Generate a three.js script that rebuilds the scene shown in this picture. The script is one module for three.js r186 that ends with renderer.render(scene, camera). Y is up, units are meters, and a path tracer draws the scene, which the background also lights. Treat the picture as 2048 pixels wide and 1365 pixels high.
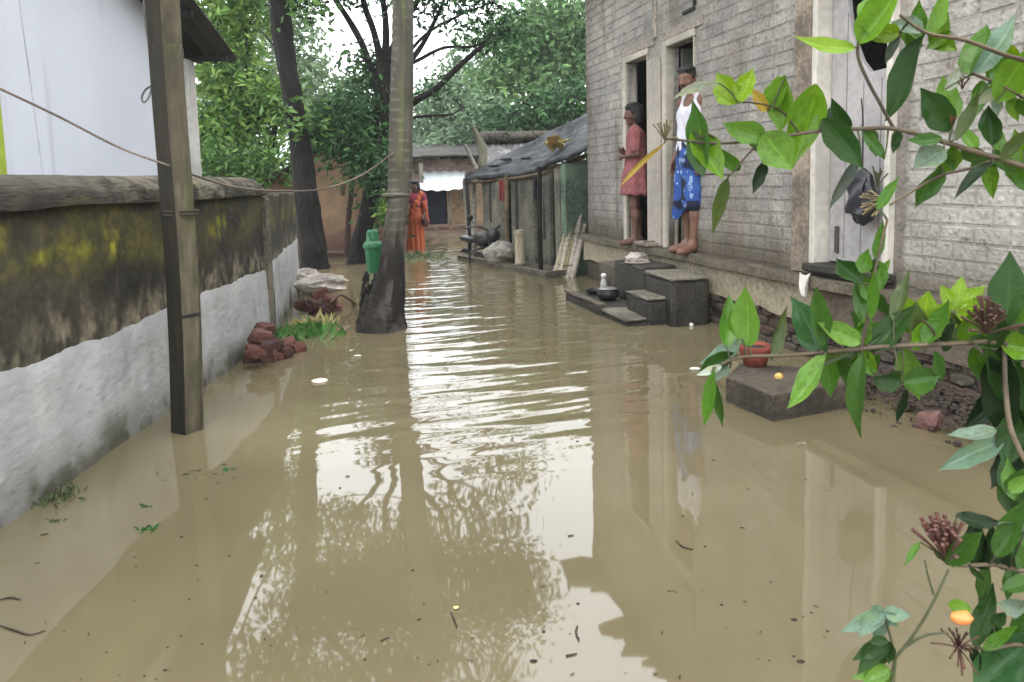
import * as THREE from 'three';
import { mergeGeometries } from 'three/addons/utils/BufferGeometryUtils.js';

// ---------- camera, sky, sun, exposure ----------
const scene = new THREE.Scene();
const camera = new THREE.PerspectiveCamera(48.93, 2048 / 1365, 0.05, 900);
const EYE = 1.28;                                        // metres above the flood water
camera.position.set(0, EYE, 0);
camera.rotation.set(-6 * Math.PI / 180, 0, -0.025);      // tilted a little down and rolled a little
camera.setViewOffset(2048, 1365, 0, 162.8, 2048, 1365);
camera.updateMatrixWorld(true);
camera.focus = 4.5; camera.userData.fStop = 9;           // a phone lens focused into the lane: the near leaves are a touch soft

const renderer = new THREE.WebGLRenderer({ antialias: true });
renderer.toneMapping = THREE.LinearToneMapping;
renderer.toneMappingExposure = 0.92;
renderer.shadowMap.enabled = true;

{ // an even overcast sky, brighter towards the zenith, as equirectangular data
  const w = 128, h = 64, a = new Float32Array(w * h * 4);
  for (let j = 0; j < h; j++) for (let i = 0; i < w; i++) {
    const el = Math.sin((j + 0.5) / h * Math.PI - Math.PI / 2);           // row 0 is the nadir
    const b = 3.1 + 1.3 * Math.max(0, el) + 0.12 * Math.sin(i / w * Math.PI * 4 + j * 0.3) * Math.max(0, el);
    a.set([b * 0.97, b * 0.99, b * 1.03, 1], (j * w + i) * 4);
  }
  const sky = new THREE.DataTexture(a, w, h, THREE.RGBAFormat, THREE.FloatType);
  sky.mapping = THREE.EquirectangularReflectionMapping; sky.magFilter = sky.minFilter = THREE.LinearFilter; sky.needsUpdate = true;
  scene.background = sky; scene.environment = sky; 
}
const sun = new THREE.DirectionalLight(0xfff4e6, 0.8);
sun.position.set(-6, 30, 8); sun.castShadow = true; sun.shadow.radius = 40; sun.shadow.mapSize.set(2048, 2048);
Object.assign(sun.shadow.camera, { left: -30, right: 30, top: 40, bottom: -40, near: 1, far: 120 });
scene.add(sun, sun.target);
sun.target.position.set(0, 0, -10);
scene.fog = new THREE.FogExp2(0xdfe6e4, 0.0013);         // wet air that pales the trees at the end of the lane

// ---------- helpers ----------
let seed = 12345;
const rnd = () => { seed = (seed + 0x6D2B79F5) | 0; let t = Math.imul(seed ^ (seed >>> 15), 1 | seed); t = (t + Math.imul(t ^ (t >>> 7), 61 | t)) ^ t; return ((t ^ (t >>> 14)) >>> 0) / 4294967296; };
const reseed = (n) => { seed = n * 7919 + 17; };
const rr = (a, b) => a + (b - a) * rnd();
const gauss = () => Math.sqrt(-2 * Math.log(rnd() + 1e-9)) * Math.cos(6.2832 * rnd());
const V = (x, y, z) => new THREE.Vector3(x, y, z);
const clamp = (x, a = 0, b = 1) => Math.min(b, Math.max(a, x));
const lerp = (a, b, t) => a + (b - a) * t;
const smooth = (a, b, x) => { const t = clamp((x - a) / (b - a)); return t * t * (3 - 2 * t); };
const hash2 = (i, j) => { let h = Math.imul(i, 374761393) + Math.imul(j, 668265263) | 0; h = Math.imul(h ^ (h >>> 13), 1274126177); return ((h ^ (h >>> 16)) >>> 0) / 4294967296; };
function noise(x, y, per = 0) {
  const i = Math.floor(x), j = Math.floor(y), u = x - i, v = y - j, s = u * u * (3 - 2 * u), t = v * v * (3 - 2 * v);
  const m = (k) => per ? ((k % per) + per) % per : k;
  return lerp(lerp(hash2(m(i), m(j)), hash2(m(i + 1), m(j)), s), lerp(hash2(m(i), m(j + 1)), hash2(m(i + 1), m(j + 1)), s), t);
}
function fbm(x, y, oct = 4, per = 0) { let a = 0.5, s = 0, n = 0; for (let o = 0; o < oct; o++) { s += a * noise(x + o * 17, y + o * 31, per); n += a; a *= 0.5; x *= 2; y *= 2; per *= 2; } return s / n; }
const _d = V();
function ray(px, py) { return _d.set((px - 1024) / 1500, -(py - 519.7) / 1500, -1).applyQuaternion(camera.quaternion).clone(); }
function W(px, py, h = 0) { const d = ray(px, py), t = (h - EYE) / d.y; return V(d.x * t, h, d.z * t); }      // a point of the level h
function Z(px, py, z) { const d = ray(px, py), t = z / d.z; return V(d.x * t, EYE + d.y * t, z); }             // a point at the distance z

const used = {};
const numbered = (n) => { used[n] = (used[n] || 0) + 1; return used[n] === 1 ? n : n + '_' + String(used[n] - 1).padStart(3, '0'); };
function tag(o, label, category, group) { o.userData.label = label; if (category) o.userData.category = category; if (group) o.userData.group = group; return o; }
function thing(name, label, category, pos = [0, 0, 0], turn = 0, group) {
  const o = new THREE.Group(); o.name = numbered(name); o.position.set(...pos); o.rotation.y = turn; scene.add(o);
  return tag(o, label, category, group);
}
function mesh(name, geo, m, parent = scene) {
  if (Array.isArray(geo)) geo = merge(geo);
  const o = new THREE.Mesh(geo, m); o.name = parent === scene ? numbered(name) : name; o.castShadow = o.receiveShadow = true; parent.add(o); return o;
}
function struct(name, geo, m) { const o = mesh(name, geo, m); o.userData.kind = 'structure'; return o; }
function merge(list) {
  list = list.map((g) => { let q = g.index ? g.toNonIndexed() : g; for (const k of Object.keys(q.attributes)) if (!['position', 'normal', 'uv', 'color'].includes(k)) q.deleteAttribute(k); return q; });
  const anyC = list.some((g) => g.attributes.color);
  for (const g of list) {
    if (!g.attributes.normal) g.computeVertexNormals();
    if (!g.attributes.uv) g.setAttribute('uv', new THREE.BufferAttribute(new Float32Array(g.attributes.position.count * 2), 2));
    if (anyC && !g.attributes.color) g.setAttribute('color', new THREE.BufferAttribute(new Float32Array(g.attributes.position.count * 3).fill(1), 3));
  }
  return mergeGeometries(list);
}
// uv in metres by the axis that each face looks along
function boxUV(g) {
  if (g.index) g = g.toNonIndexed();
  const p = g.attributes.position, uv = new Float32Array(p.count * 2), a = V(), b = V(), c = V();
  for (let i = 0; i < p.count; i += 3) {
    a.fromBufferAttribute(p, i); b.fromBufferAttribute(p, i + 1).sub(a); c.fromBufferAttribute(p, i + 2).sub(a); b.cross(c);
    const x = Math.abs(b.x), y = Math.abs(b.y), z = Math.abs(b.z);
    for (let k = i; k < i + 3; k++) { const X = p.getX(k), Y = p.getY(k), Q = p.getZ(k); uv.set(x > y && x > z ? [Q, Y] : y > z ? [X, Q] : [X, Y], k * 2); }
  }
  g.setAttribute('uv', new THREE.BufferAttribute(uv, 2)); return g;
}
const box = (w, h, d, x = 0, y = 0, z = 0) => boxUV(new THREE.BoxGeometry(w, h, d).translate(x, y, z));
// a box with chamfered, slightly uneven edges: x0..x1 etc.
function slab(x0, x1, y0, y1, z0, z1, c = 0.012, jit = 0.004) {
  const g = new THREE.BoxGeometry(1, 1, 1, 4, 3, 4), p = g.attributes.position, key = {};
  const pick = (t, a, b) => Math.abs(t) > 0.49 ? (t < 0 ? a : b) : lerp(a + c, b - c, (clamp(t / 0.25 * 0.5, -0.5, 0.5)) + 0.5);
  for (let i = 0; i < p.count; i++) {
    const q = [p.getX(i), p.getY(i) * 1, p.getZ(i)], e = q.filter((t) => Math.abs(t) > 0.49).length;
    let X = pick(q[0], x0, x1), Y = Math.abs(q[1]) > 0.49 ? (q[1] < 0 ? y0 : y1) : (q[1] < 0 ? y0 + c : y1 - c), S = pick(q[2], z0, z1);
    if (e > 1) { const f = c * 0.45; if (Math.abs(q[0]) > 0.49) X -= Math.sign(q[0]) * f; if (Math.abs(q[1]) > 0.49) Y -= Math.sign(q[1]) * f; if (Math.abs(q[2]) > 0.49) S -= Math.sign(q[2]) * f; }
    const k = q.map((t) => t.toFixed(2)).join(); const j = key[k] || (key[k] = [rr(-jit, jit), rr(-jit, jit), rr(-jit, jit)]);
    p.setXYZ(i, X + j[0], Y + j[1], S + j[2]);
  }
  const n = boxUV(g); n.computeVertexNormals(); return n;
}
// a tapered tube through points, radii per point; bump(u angle, v) widens it
function limb(pts, radii, seg = 10, div = 6, bump = null, cap = true) {
  const curve = new THREE.CatmullRomCurve3(pts.map((p) => p.isVector3 ? p : V(...p))), n = (pts.length - 1) * div, pos = [], uv = [], idx = [];
  let prev = V(0.3, 0, 1).normalize(); const len = curve.getLength();
  for (let i = 0; i <= n; i++) {
    const t = i / n, c = curve.getPoint(t), T = curve.getTangent(t), f = t * (pts.length - 1), k = Math.min(pts.length - 2, Math.floor(f)), r = lerp(radii[k], radii[k + 1], f - k);
    const B = V().crossVectors(T, prev); if (B.lengthSq() < 1e-6) B.set(1, 0, 0); B.normalize(); const N = V().crossVectors(B, T).normalize(); prev = N.clone();
    for (let j = 0; j <= seg; j++) {
      const a = j / seg * 6.28318, R = r * (bump ? bump(j === seg ? 0 : a, t * len, t) : 1);
      pos.push(c.x + (N.x * Math.cos(a) + B.x * Math.sin(a)) * R, c.y + (N.y * Math.cos(a) + B.y * Math.sin(a)) * R, c.z + (N.z * Math.cos(a) + B.z * Math.sin(a)) * R);
      uv.push(j / seg * Math.max(0.02, Math.round(r * 40) / 40) * 6.28, t * len);
      if (i < n && j < seg) { const q = i * (seg + 1) + j; idx.push(q, q + seg + 1, q + 1, q + 1, q + seg + 1, q + seg + 2); }
    }
  }
  if (cap) for (const [i, flip] of [[0, 0], [n, 1]]) { const c = curve.getPoint(i / n), m = pos.length / 3; pos.push(c.x, c.y, c.z); uv.push(0, 0); for (let j = 0; j < seg; j++) { const q = i * (seg + 1) + j; idx.push(...(flip ? [m, q, q + 1] : [m, q + 1, q])); } }
  const g = new THREE.BufferGeometry(); g.setAttribute('position', new THREE.Float32BufferAttribute(pos, 3)); g.setAttribute('uv', new THREE.Float32BufferAttribute(uv, 2)); g.setIndex(idx); g.computeVertexNormals(); return g;
}
const rod = (a, b, r0, r1 = r0, seg = 8) => limb([a, b], [r0, r1], seg, 2);
// a closed sheet of a given thickness over the surface fn(u, v)
function sheet(fn, nu, nv, thick, down = V(0, -1, 0)) {
  const pos = [], uv = [], idx = [], N = (nu + 1) * (nv + 1);
  for (let s = 0; s < 2; s++) for (let j = 0; j <= nv; j++) for (let i = 0; i <= nu; i++) { const p = fn(i / nu, j / nv); if (s) p.addScaledVector(down, thick); pos.push(p.x, p.y, p.z); uv.push(i / nu, j / nv); }
  const q = (i, j, s) => s * N + j * (nu + 1) + i;
  for (let j = 0; j < nv; j++) for (let i = 0; i < nu; i++) { const a = q(i, j, 0), b = q(i + 1, j, 0), c = q(i + 1, j + 1, 0), d = q(i, j + 1, 0); idx.push(a, b, c, a, c, d, a + N, c + N, b + N, a + N, d + N, c + N); }
  for (let i = 0; i < nu; i++) { let a = q(i, 0, 0), b = q(i + 1, 0, 0); idx.push(a, a + N, b, b, a + N, b + N); a = q(i, nv, 0); b = q(i + 1, nv, 0); idx.push(a, b, a + N, b, b + N, a + N); }
  for (let j = 0; j < nv; j++) { let a = q(0, j, 0), b = q(0, j + 1, 0); idx.push(a, b, a + N, b, b + N, a + N); a = q(nu, j, 0); b = q(nu, j + 1, 0); idx.push(a, a + N, b, b, a + N, b + N); }
  let g = new THREE.BufferGeometry(); g.setAttribute('position', new THREE.Float32BufferAttribute(pos, 3)); g.setAttribute('uv', new THREE.Float32BufferAttribute(uv, 2)); g.setIndex(idx); g.computeVertexNormals(); return g;
}
// an uneven lump: an icosphere pushed about by noise
function lump(rx, ry, rz, amp = 0.25, det = 2, sd = 1, sharp = 1) {
  const g = new THREE.IcosahedronGeometry(1, det), p = g.attributes.position;
  for (let i = 0; i < p.count; i++) {
    const x = p.getX(i), y = p.getY(i), z = p.getZ(i), n = fbm(x * 1.6 * sharp + sd * 7.3 + z, y * 1.6 * sharp + sd * 3.1 - z * 0.7, 3) - 0.5, k = 1 + amp * 2 * n;
    p.setXYZ(i, x * rx * k, y * ry * k, z * rz * k);
  }
  g.computeVertexNormals(); return g;
}
function chunk(w, h, d, sd) { // a broken brick or stone: a box with its corners knocked about
  const g = new THREE.BoxGeometry(w, h, d, 2, 2, 2), p = g.attributes.position;
  for (let i = 0; i < p.count; i++) {
    const x = p.getX(i) / w, y = p.getY(i) / h, z = p.getZ(i) / d, a = Math.round(x * 2) + 3, b = Math.round(y * 2) * 5 + Math.round(z * 2) * 17 + 60 + sd * 101, c = Math.abs(x) + Math.abs(y) + Math.abs(z);
    const s = 1 - 0.16 * smooth(0.9, 1.5, c) - 0.12 * hash2(a, b);
    p.setXYZ(i, (x * s + 0.07 * (hash2(a + 9, b) - 0.5)) * w, (y * s + 0.07 * (hash2(a + 19, b) - 0.5)) * h, (z * s + 0.07 * (hash2(a + 29, b) - 0.5)) * d);
  }
  const q = boxUV(g); q.computeVertexNormals(); return q;
}
// ---------- textures and materials ----------
function colorTex(w, h, fn, rep = true) {
  const a = new Uint8Array(w * h * 4);
  for (let j = 0; j < h; j++) for (let i = 0; i < w; i++) { const c = fn(i / w, j / h, i, j); a.set([clamp(c[0], 0, 255), clamp(c[1], 0, 255), clamp(c[2], 0, 255), 255], (j * w + i) * 4); }
  const t = new THREE.DataTexture(a, w, h); t.colorSpace = THREE.SRGBColorSpace; t.magFilter = THREE.LinearFilter; t.minFilter = THREE.LinearFilter; if (rep) t.wrapS = t.wrapT = THREE.RepeatWrapping; t.needsUpdate = true; return t;
}
function grayTex(w, h, fn, rep = true) { const t = colorTex(w, h, (u, v) => { const g = 255 * fn(u, v); return [g, g, g]; }, rep); t.colorSpace = THREE.NoColorSpace; return t; }
const mixc = (a, b, t) => [lerp(a[0], b[0], t), lerp(a[1], b[1], t), lerp(a[2], b[2], t)];
const scaled = (t, s) => { const c = t.clone(); c.repeat.set(1 / s, 1 / s); c.needsUpdate = true; return c; };
const grain = grayTex(256, 256, (u, v) => 0.55 * fbm(u * 8, v * 8, 5, 8) + 0.45 * noise(u * 64, v * 64, 64));          // fine relief, tiles
const grain1 = scaled(grain, 1), grain04 = scaled(grain, 0.4);
const mottle = colorTex(256, 256, (u, v) => { const n = 0.7 * fbm(u * 4, v * 4, 5, 4) + 0.3 * noise(u * 50, v * 50, 50), g = 160 + 95 * smooth(0.2, 0.75, n); return [g, g * 0.985, g * 0.96]; });
const soft = scaled(colorTex(256, 256, (u, v) => { const n = 0.75 * fbm(u * 3, v * 3, 5, 3) + 0.25 * noise(u * 40, v * 40, 40), g = 214 + 41 * smooth(0.2, 0.75, n); return [g, g * 0.99, g * 0.975]; }), 1.3);
const mottle1 = scaled(mottle, 1.1), mottle05 = scaled(mottle, 0.5);
const barkTex = colorTex(256, 512, (u, v) => { const n = fbm(u * 10, v * 3, 5, 0) * 0.6 + 0.4 * noise(u * 40, v * 7), g = 90 + 150 * smooth(0.25, 0.8, n); return [g, g * 0.97, g * 0.93]; });
const lin = (r, g, b) => new THREE.Color().setRGB(r, g, b);
function mat(c, rough = 0.9, o = {}) { return new THREE.MeshStandardMaterial({ color: Array.isArray(c) ? lin(...c) : c, roughness: rough, ...o }); }
const plain = (c, rough = 0.9, bump = 0.004) => mat(c, rough, { map: mottle1, bumpMap: grain04, bumpScale: bump });
const painted = (c, rough = 0.8, bump = 0.002) => mat(c, rough, { map: soft, bumpMap: grain04, bumpScale: bump });
const M = {
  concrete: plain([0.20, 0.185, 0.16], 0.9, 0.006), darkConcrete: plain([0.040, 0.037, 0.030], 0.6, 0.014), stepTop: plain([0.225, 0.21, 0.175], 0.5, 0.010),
  frame: painted([0.54, 0.51, 0.44]), plaster: plain([0.45, 0.41, 0.37], 0.92, 0.004), cream: plain([0.34, 0.31, 0.23], 0.92, 0.006),
  dark: plain([0.02, 0.02, 0.02], 0.8), black: mat([0.012, 0.012, 0.014], 0.55), wood: plain([0.17, 0.12, 0.075], 0.85, 0.004), greyWood: plain([0.28, 0.26, 0.22], 0.9, 0.004),
  bark: mat([0.075, 0.058, 0.045], 0.95, { map: scaled(barkTex, 1.0), bumpMap: barkTex, bumpScale: 0.02 }),
  darkBark: mat([0.020, 0.017, 0.015], 0.95, { map: scaled(barkTex, 0.9), bumpMap: barkTex, bumpScale: 0.02 }),
  redBrick: plain([0.20, 0.075, 0.06], 0.92, 0.006), redBrickPale: plain([0.28, 0.13, 0.105], 0.92, 0.006), redBrickDark: plain([0.10, 0.04, 0.035], 0.9, 0.006),
  whiteSack: plain([0.58, 0.54, 0.50], 0.75, 0.004), skin: mat([0.17, 0.085, 0.056], 0.55), hair: mat([0.01, 0.009, 0.009], 0.6),
};
const leafMat = new THREE.MeshPhysicalMaterial({ color: 0xffffff, vertexColors: true, roughness: 0.75, transmission: 0.26, thickness: 0, side: THREE.DoubleSide, specularIntensity: 0.6 });
// ---------- ground, flood water ----------
{
  const g = new THREE.PlaneGeometry(1, 1, 160, 160).rotateX(-Math.PI / 2), p = g.attributes.position;
  for (let i = 0; i < p.count; i++) {
    const sx = p.getX(i) * 2, sz = p.getZ(i) * 2, x = Math.sign(sx) * (Math.abs(sx) * 25 + Math.pow(Math.abs(sx), 5) * 475), z = -15 + Math.sign(sz) * (Math.abs(sz) * 25 + Math.pow(Math.abs(sz), 5) * 475);
    const rise = smooth(-16.2, -19.5, z) * 0.52 + smooth(2.4, 6, x) * 0.1 + smooth(-20, -60, z) * 0.8;
    p.setXYZ(i, x, -0.4 + rise + 0.07 * (fbm(x * 0.9 + 50, z * 0.9 + 50, 3) - 0.5), z);
  }
  g.computeVertexNormals();
  const uv = g.attributes.uv; for (let i = 0; i < p.count; i++) uv.setXY(i, p.getX(i), p.getZ(i));
  struct('ground', g, mat([0.17, 0.12, 0.085], 0.9, { map: mottle1, bumpMap: grain1, bumpScale: 0.03 }));
}
{
  const line = (a, b, step, far) => { const l = [...far[0]]; for (let t = a; t <= b + 1e-6; t += step) l.push(t); return [...l, ...far[1]]; };
  const xs = line(-2.7, 2.7, 0.04, [[-60, -30, -15, -8, -5, -3.6, -3.1], [3.2, 4, 6, 10, 20, 60]]), zs = line(-15, -1.4, 0.022, [[-60, -40, -30, -24, -21, -19, -17.6, -16.6, -15.8, -15.3], [-1.2, -0.8, 0, 2, 6]]);
  const wave = (x, z) => {
    const cx = z > -7 ? lerp(-0.12, -0.14, (z + 7) / 4) : lerp(-0.12, -0.75, (-7 - z) / 6), dx = (x - cx) / 0.98;
    const m = Math.exp(-dx * dx * dx * dx) * smooth(-3.0, -4.2, z) * (0.75 + 0.25 * smooth(-7, -10, z));
    const bend = 0.13 * x + 0.22 * fbm(x * 0.8 + 9, z * 0.8 + 40, 2), q = z + bend, w1 = 0.6 + 0.8 * noise(x * 1.3, z * 1.1), w2 = 0.4 + 1.0 * noise(x * 1.7 + 30, z * 0.9 + 8);
    let h = 0.8 * m * (0.0021 * w1 * Math.sin(q * 6.283 / 0.235) + 0.0026 * w2 * Math.sin(q * 6.283 / 0.37 + 1.3 + x) + 0.0007 * Math.sin((q + 0.3 * x) * 6.283 / 0.115));
    h += 0.0013 * (noise(x * 1.5 + 11, z * 4.4) - 0.5) * smooth(-6, -3, z); h += 0.0018 * (fbm(x * 0.9 + 5, z * 0.9 + 70, 2) - 0.5) + (0.00016 + 0.0004 * m) * (noise(x * 5, z * 7) - 0.5) + (0.0001 + 0.0012 * m) * (noise(x * 11 + 3, z * 14) - 0.5);
    return h * smooth(2.9, 2.2, Math.abs(x)) ;
  };
  const pos = [], nor = [], uv = [], idx = [], n = xs.length;
  for (const z of zs) for (const x of xs) {
    const e = 0.008, h = wave(x, z), nx = -(wave(x + e, z) - h) / e, nz = -(wave(x, z + e) - h) / e, l = Math.hypot(nx, 1, nz);
    pos.push(x, h, z); nor.push(nx / l, 1 / l, nz / l); uv.push(x / 9, z / 9);
  }
  for (let j = 0; j < zs.length - 1; j++) for (let i = 0; i < n - 1; i++) { const a = j * n + i; idx.push(a, a + n, a + 1, a + 1, a + n, a + n + 1); }
  const g = new THREE.BufferGeometry(); g.setAttribute('position', new THREE.Float32BufferAttribute(pos, 3)); g.setAttribute('normal', new THREE.Float32BufferAttribute(nor, 3)); g.setAttribute('uv', new THREE.Float32BufferAttribute(uv, 2)); g.setIndex(idx);
  const silt = colorTex(512, 512, (u, v) => { const n2 = fbm(u * 7, v * 7, 5, 7), k = 226 + 34 * (n2 - 0.5) * 2 + 12 * (fbm(u * 30, v * 30, 3, 30) - 0.5); return [k, k * (0.99 + 0.012 * n2), k * (0.97 + 0.03 * n2)]; });
  struct('flood_water', g, new THREE.MeshPhysicalMaterial({ color: lin(0.212, 0.180, 0.106), map: silt, roughness: 0.028, ior: 1.66 }));
}

// ---------- boundary wall on the left ----------
const mossMap = colorTex(1024, 256, (u, v, i, j) => {            // u along 7 m, v up 1.4 m
  const x = u * 7, y = v * 1.4, n = fbm(x * 1.3, y * 2.2, 5), f = fbm(x * 9, y * 9, 4), st = fbm(x * 11, y * 1.1 + 9, 4);
  let c = mixc([60, 54, 43], [32, 28, 22], smooth(0.3, 0.7, n));
  c = mixc(c, [92, 84, 72], smooth(0.58, 0.82, st) * 0.5 * smooth(0.25, 0.7, f));
  const moss = smooth(0.84, 1.03, y + 0.12 * (n - 0.5)) * smooth(1.24, 1.14, y) * smooth(0.34, 0.6, fbm(x * 2.4 + 5, y * 3.5, 4)) * (0.35 + 0.65 * smooth(0.4, 0.56, fbm(x * 17, y * 17, 4)));
  c = mixc(c, mixc([74, 76, 20], [156, 154, 32], f), moss * (0.35 + 0.6 * smooth(0.4, 0.62, fbm(x * 1.1 + 40, y * 4 + 2, 3))));
  c = mixc(c, [96, 90, 40], 0.6 * smooth(0.38, 0.62, fbm(x * 2.7 + 80, y * 2.5, 4)) * smooth(2.8, 5.0, x) * smooth(0.72, 0.95, y));
  const edge = 0.69 + 0.06 * fbm(x * 3 + 3, 5, 3);
  c = mixc(c, [160, 150, 124], smooth(edge + 0.13, edge - 0.04, y + 0.24 * (fbm(x * 7 + 7, y * 1.5 + 3, 4) - 0.36)) * (0.1 + 0.7 * smooth(0.36, 0.66, fbm(x * 16, y * 9, 4))) * (0.35 + 0.45 * smooth(2.6, 4.4, x)));
  const g = (0.74 + 0.42 * f) * (0.8 + 0.4 * fbm(x * 40, y * 40, 2)); return [c[0] * g, c[1] * g, c[2] * g];
}, false);
const copeMap = colorTex(1024, 128, (u, v) => {
  const x = u * 7, y = v, n = fbm(x * 1.5, y * 2, 5), f = fbm(x * 12, y * 7, 4), st = fbm(x * 8, y * 0.8, 4);
  let c = mixc([72, 67, 57], [44, 41, 34], smooth(0.3, 0.7, n)); c = mixc(c, [140, 132, 114], smooth(3.6, 5.2, x) * 0.6 * smooth(0.2, 0.65, f + 0.3 * (y - 0.4)));
  c = mixc(c, [44, 40, 34], smooth(0.52, 0.75, st) * 0.75); c = mixc(c, [96, 96, 40], smooth(0.6, 0.75, n) * 0.4 * (1 - y)); const g = 0.85 + 0.3 * f; return c.map((k) => k * g);
}, false);
const skirtMap = colorTex(1024, 256, (u, v) => {                // grey lime wash with damp at its foot and drips
  const x = u * 7, y = v * 0.8, n = fbm(x * 1.2 + 20, y * 2, 5), f = fbm(x * 7, y * 7, 5), dr = fbm(x * 9 + 3, y * 1.6, 4);
  let c = mixc([158, 159, 159], [180, 180, 178], n); c = mixc(c, [112, 114, 114], smooth(0.55, 0.8, 0.5 * dr + 0.5 * f) * 0.5);
  c = mixc(c, [186, 186, 182], smooth(0.5, 0.75, fbm(x * 6, y * 4 + 50, 4)) * 0.45);
  c = mixc(c, [74, 72, 60], smooth(0.24, 0.0, y + 0.2 * (fbm(x * 3, 2, 3) - 0.5)) * (0.4 + 0.6 * smooth(0.3, 0.65, f)));
  c = mixc(c, [196, 190, 172], smooth(0.63, 0.67, y + 0.05 * (n - 0.5)) * 0.6); const g = 0.9 + 0.2 * f; return c.map((k) => k * g);
}, false);
const bumpWall = grayTex(1024, 256, (u, v) => 0.6 * fbm(u * 24, v * 6, 5) + 0.4 * fbm(u * 130, v * 28, 3));
function wallSection(name, label, a, b, top, cope, group) {
  const dx = b.x - a.x, dz = b.z - a.z, len = Math.hypot(dx, dz), turn = Math.atan2(-dz, dx), t = thing(name, label, 'wall', [a.x, 0, a.z], turn, group);
  const uo = name === 'boundary_wall' && cope ? 0 : 0.62;
  const body = new THREE.BoxGeometry(len, top + (cope ? 0.5 : 0.45), 0.24, Math.round(len / 0.06), 28, 2).translate(len / 2, (top - (cope ? 0.4 : 0.45)) / 2, -0.12), p = body.attributes.position, uv = body.attributes.uv;
  for (let i = 0; i < p.count; i++) {
    const x = p.getX(i), y = p.getY(i), z = p.getZ(i), n = (fbm(x * 2.1 + 3 + uo * 50, y * 2.1 + 9, 4) - 0.5) * 0.05 + (fbm(x * 8, y * 8, 3) - 0.5) * 0.016;
    if (z > -0.13) p.setZ(i, z + n); if (!cope && y > top - 0.02) p.setY(i, y + 0.06 * (fbm(x * 4, 3, 3) - 0.5));
    uv.setXY(i, uo + x / 7, clamp(y / 1.4, 0.001, 0.999));
  }
  body.computeVertexNormals();
  mesh('masonry', body, mat(0xffffff, 0.93, { map: mossMap, bumpMap: bumpWall, bumpScale: 0.025 }), t);
  // the painted skirt: a raised coat with a ragged upper edge
  const nx = Math.round(len / 0.04), pos = [], u2 = [], idx = [], ny = 12;
  const hTop = (x) => 0.672 + 0.03 * (fbm(x * 1.6 + uo * 90, 1, 3) - 0.5) * 2 + 0.02 * (fbm(x * 9 + 4, 8, 3) - 0.5) + (cope ? 0.02 * smooth(3.4, 3, x) - 0.03 * smooth(3, 4.4, x) * smooth(6, 4.8, x): 0.035);
  for (let i = 0; i <= nx; i++) for (let j = 0; j <= ny; j++) {
    const x = i / nx * len, y = lerp(-0.42, hTop(x), j / ny), n = (fbm(x * 2.1 + 3 + uo * 50, y * 2.1 + 9, 4) - 0.5) * 0.05 + (fbm(x * 8, y * 8, 3) - 0.5) * 0.016;
    pos.push(x, y, j === ny ? -0.03 : 0.011 + n); u2.push(uo + x / 7, clamp(y / 0.8, 0.002, 0.999));
    if (i < nx && j < ny) { const q = i * (ny + 1) + j; idx.push(q, q + ny + 1, q + 1, q + 1, q + ny + 1, q + ny + 2); }
  }
  const g = new THREE.BufferGeometry(); g.setAttribute('position', new THREE.Float32BufferAttribute(pos, 3)); g.setAttribute('uv', new THREE.Float32BufferAttribute(u2, 2)); g.setIndex(idx); g.computeVertexNormals();
  const sk = mesh('plaster_skirt', g, mat(0xffffff, 0.85, { map: skirtMap, bumpMap: bumpWall, bumpScale: 0.012, side: THREE.DoubleSide }), t); tag(sk, 'grey lime washed lower band with ragged upper edge');
  if (cope) {
    const prof = []; for (let k = 0; k <= 14; k++) { const s = k / 14 * Math.PI; prof.push([-0.125 + 0.17 * Math.cos(s), 1.232 + 0.128 * Math.pow(Math.sin(s), 0.8)]); }
    prof.unshift([0.04, 1.215]); prof.push([-0.29, 1.215]);
    const n2 = Math.round(len / 0.07), ps = [], us = [], ix = [], m = prof.length;
    for (let i = 0; i <= n2; i++) for (let k = 0; k < m; k++) { const x = i / n2 * (len + 0.03), [z, y] = prof[k], e = 0.010 * (fbm(x * 3 + k * 0.35, k * 0.35 + 7, 3) - 0.5) * 2, round = smooth(len + 0.031, len - 0.12, x); ps.push(x, y - (1 - round) * 0.05 * (y > 1.25) + e, z + e); us.push(x / 7, clamp(k / (m - 1) * 1.6, 0.01, 0.99)); if (i < n2 && k < m - 1) { const q = i * m + k; ix.push(q, q + m, q + 1, q + 1, q + m, q + m + 1); } }
    const c1 = ps.length / 3; ps.push(len + 0.03, 1.2, -0.12); us.push(0.98, 0.3); for (let k = 0; k < m - 1; k++) ix.push(n2 * m + k, c1, n2 * m + k + 1);
    const cg = new THREE.BufferGeometry(); cg.setAttribute('position', new THREE.Float32BufferAttribute(ps, 3)); cg.setAttribute('uv', new THREE.Float32BufferAttribute(us, 2)); cg.setIndex(ix); cg.computeVertexNormals();
    mesh('coping', cg, mat(0xffffff, 0.93, { map: copeMap, bumpMap: bumpWall, bumpScale: 0.02, side: THREE.DoubleSide }), t);
    mesh('end_pilaster', slab(len - 0.02, len + 0.10, -0.4, 1.2, -0.2, 0.035, 0.02, 0.008), plain([0.20, 0.18, 0.14], 0.92, 0.008), t);
  }
  return t;
}
wallSection('boundary_wall', 'mossy plastered boundary wall with rounded grey coping behind the square post', V(-1.94, 0, 0.6), V(-2.05, 0, -6.2), 1.2, true);
wallSection('boundary_wall', 'lower mossy end section of the boundary wall beside the leaning dark trunk', V(-2.06, 0, -6.34), V(-2.64, 0, -9.2), 1.2, false);

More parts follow.
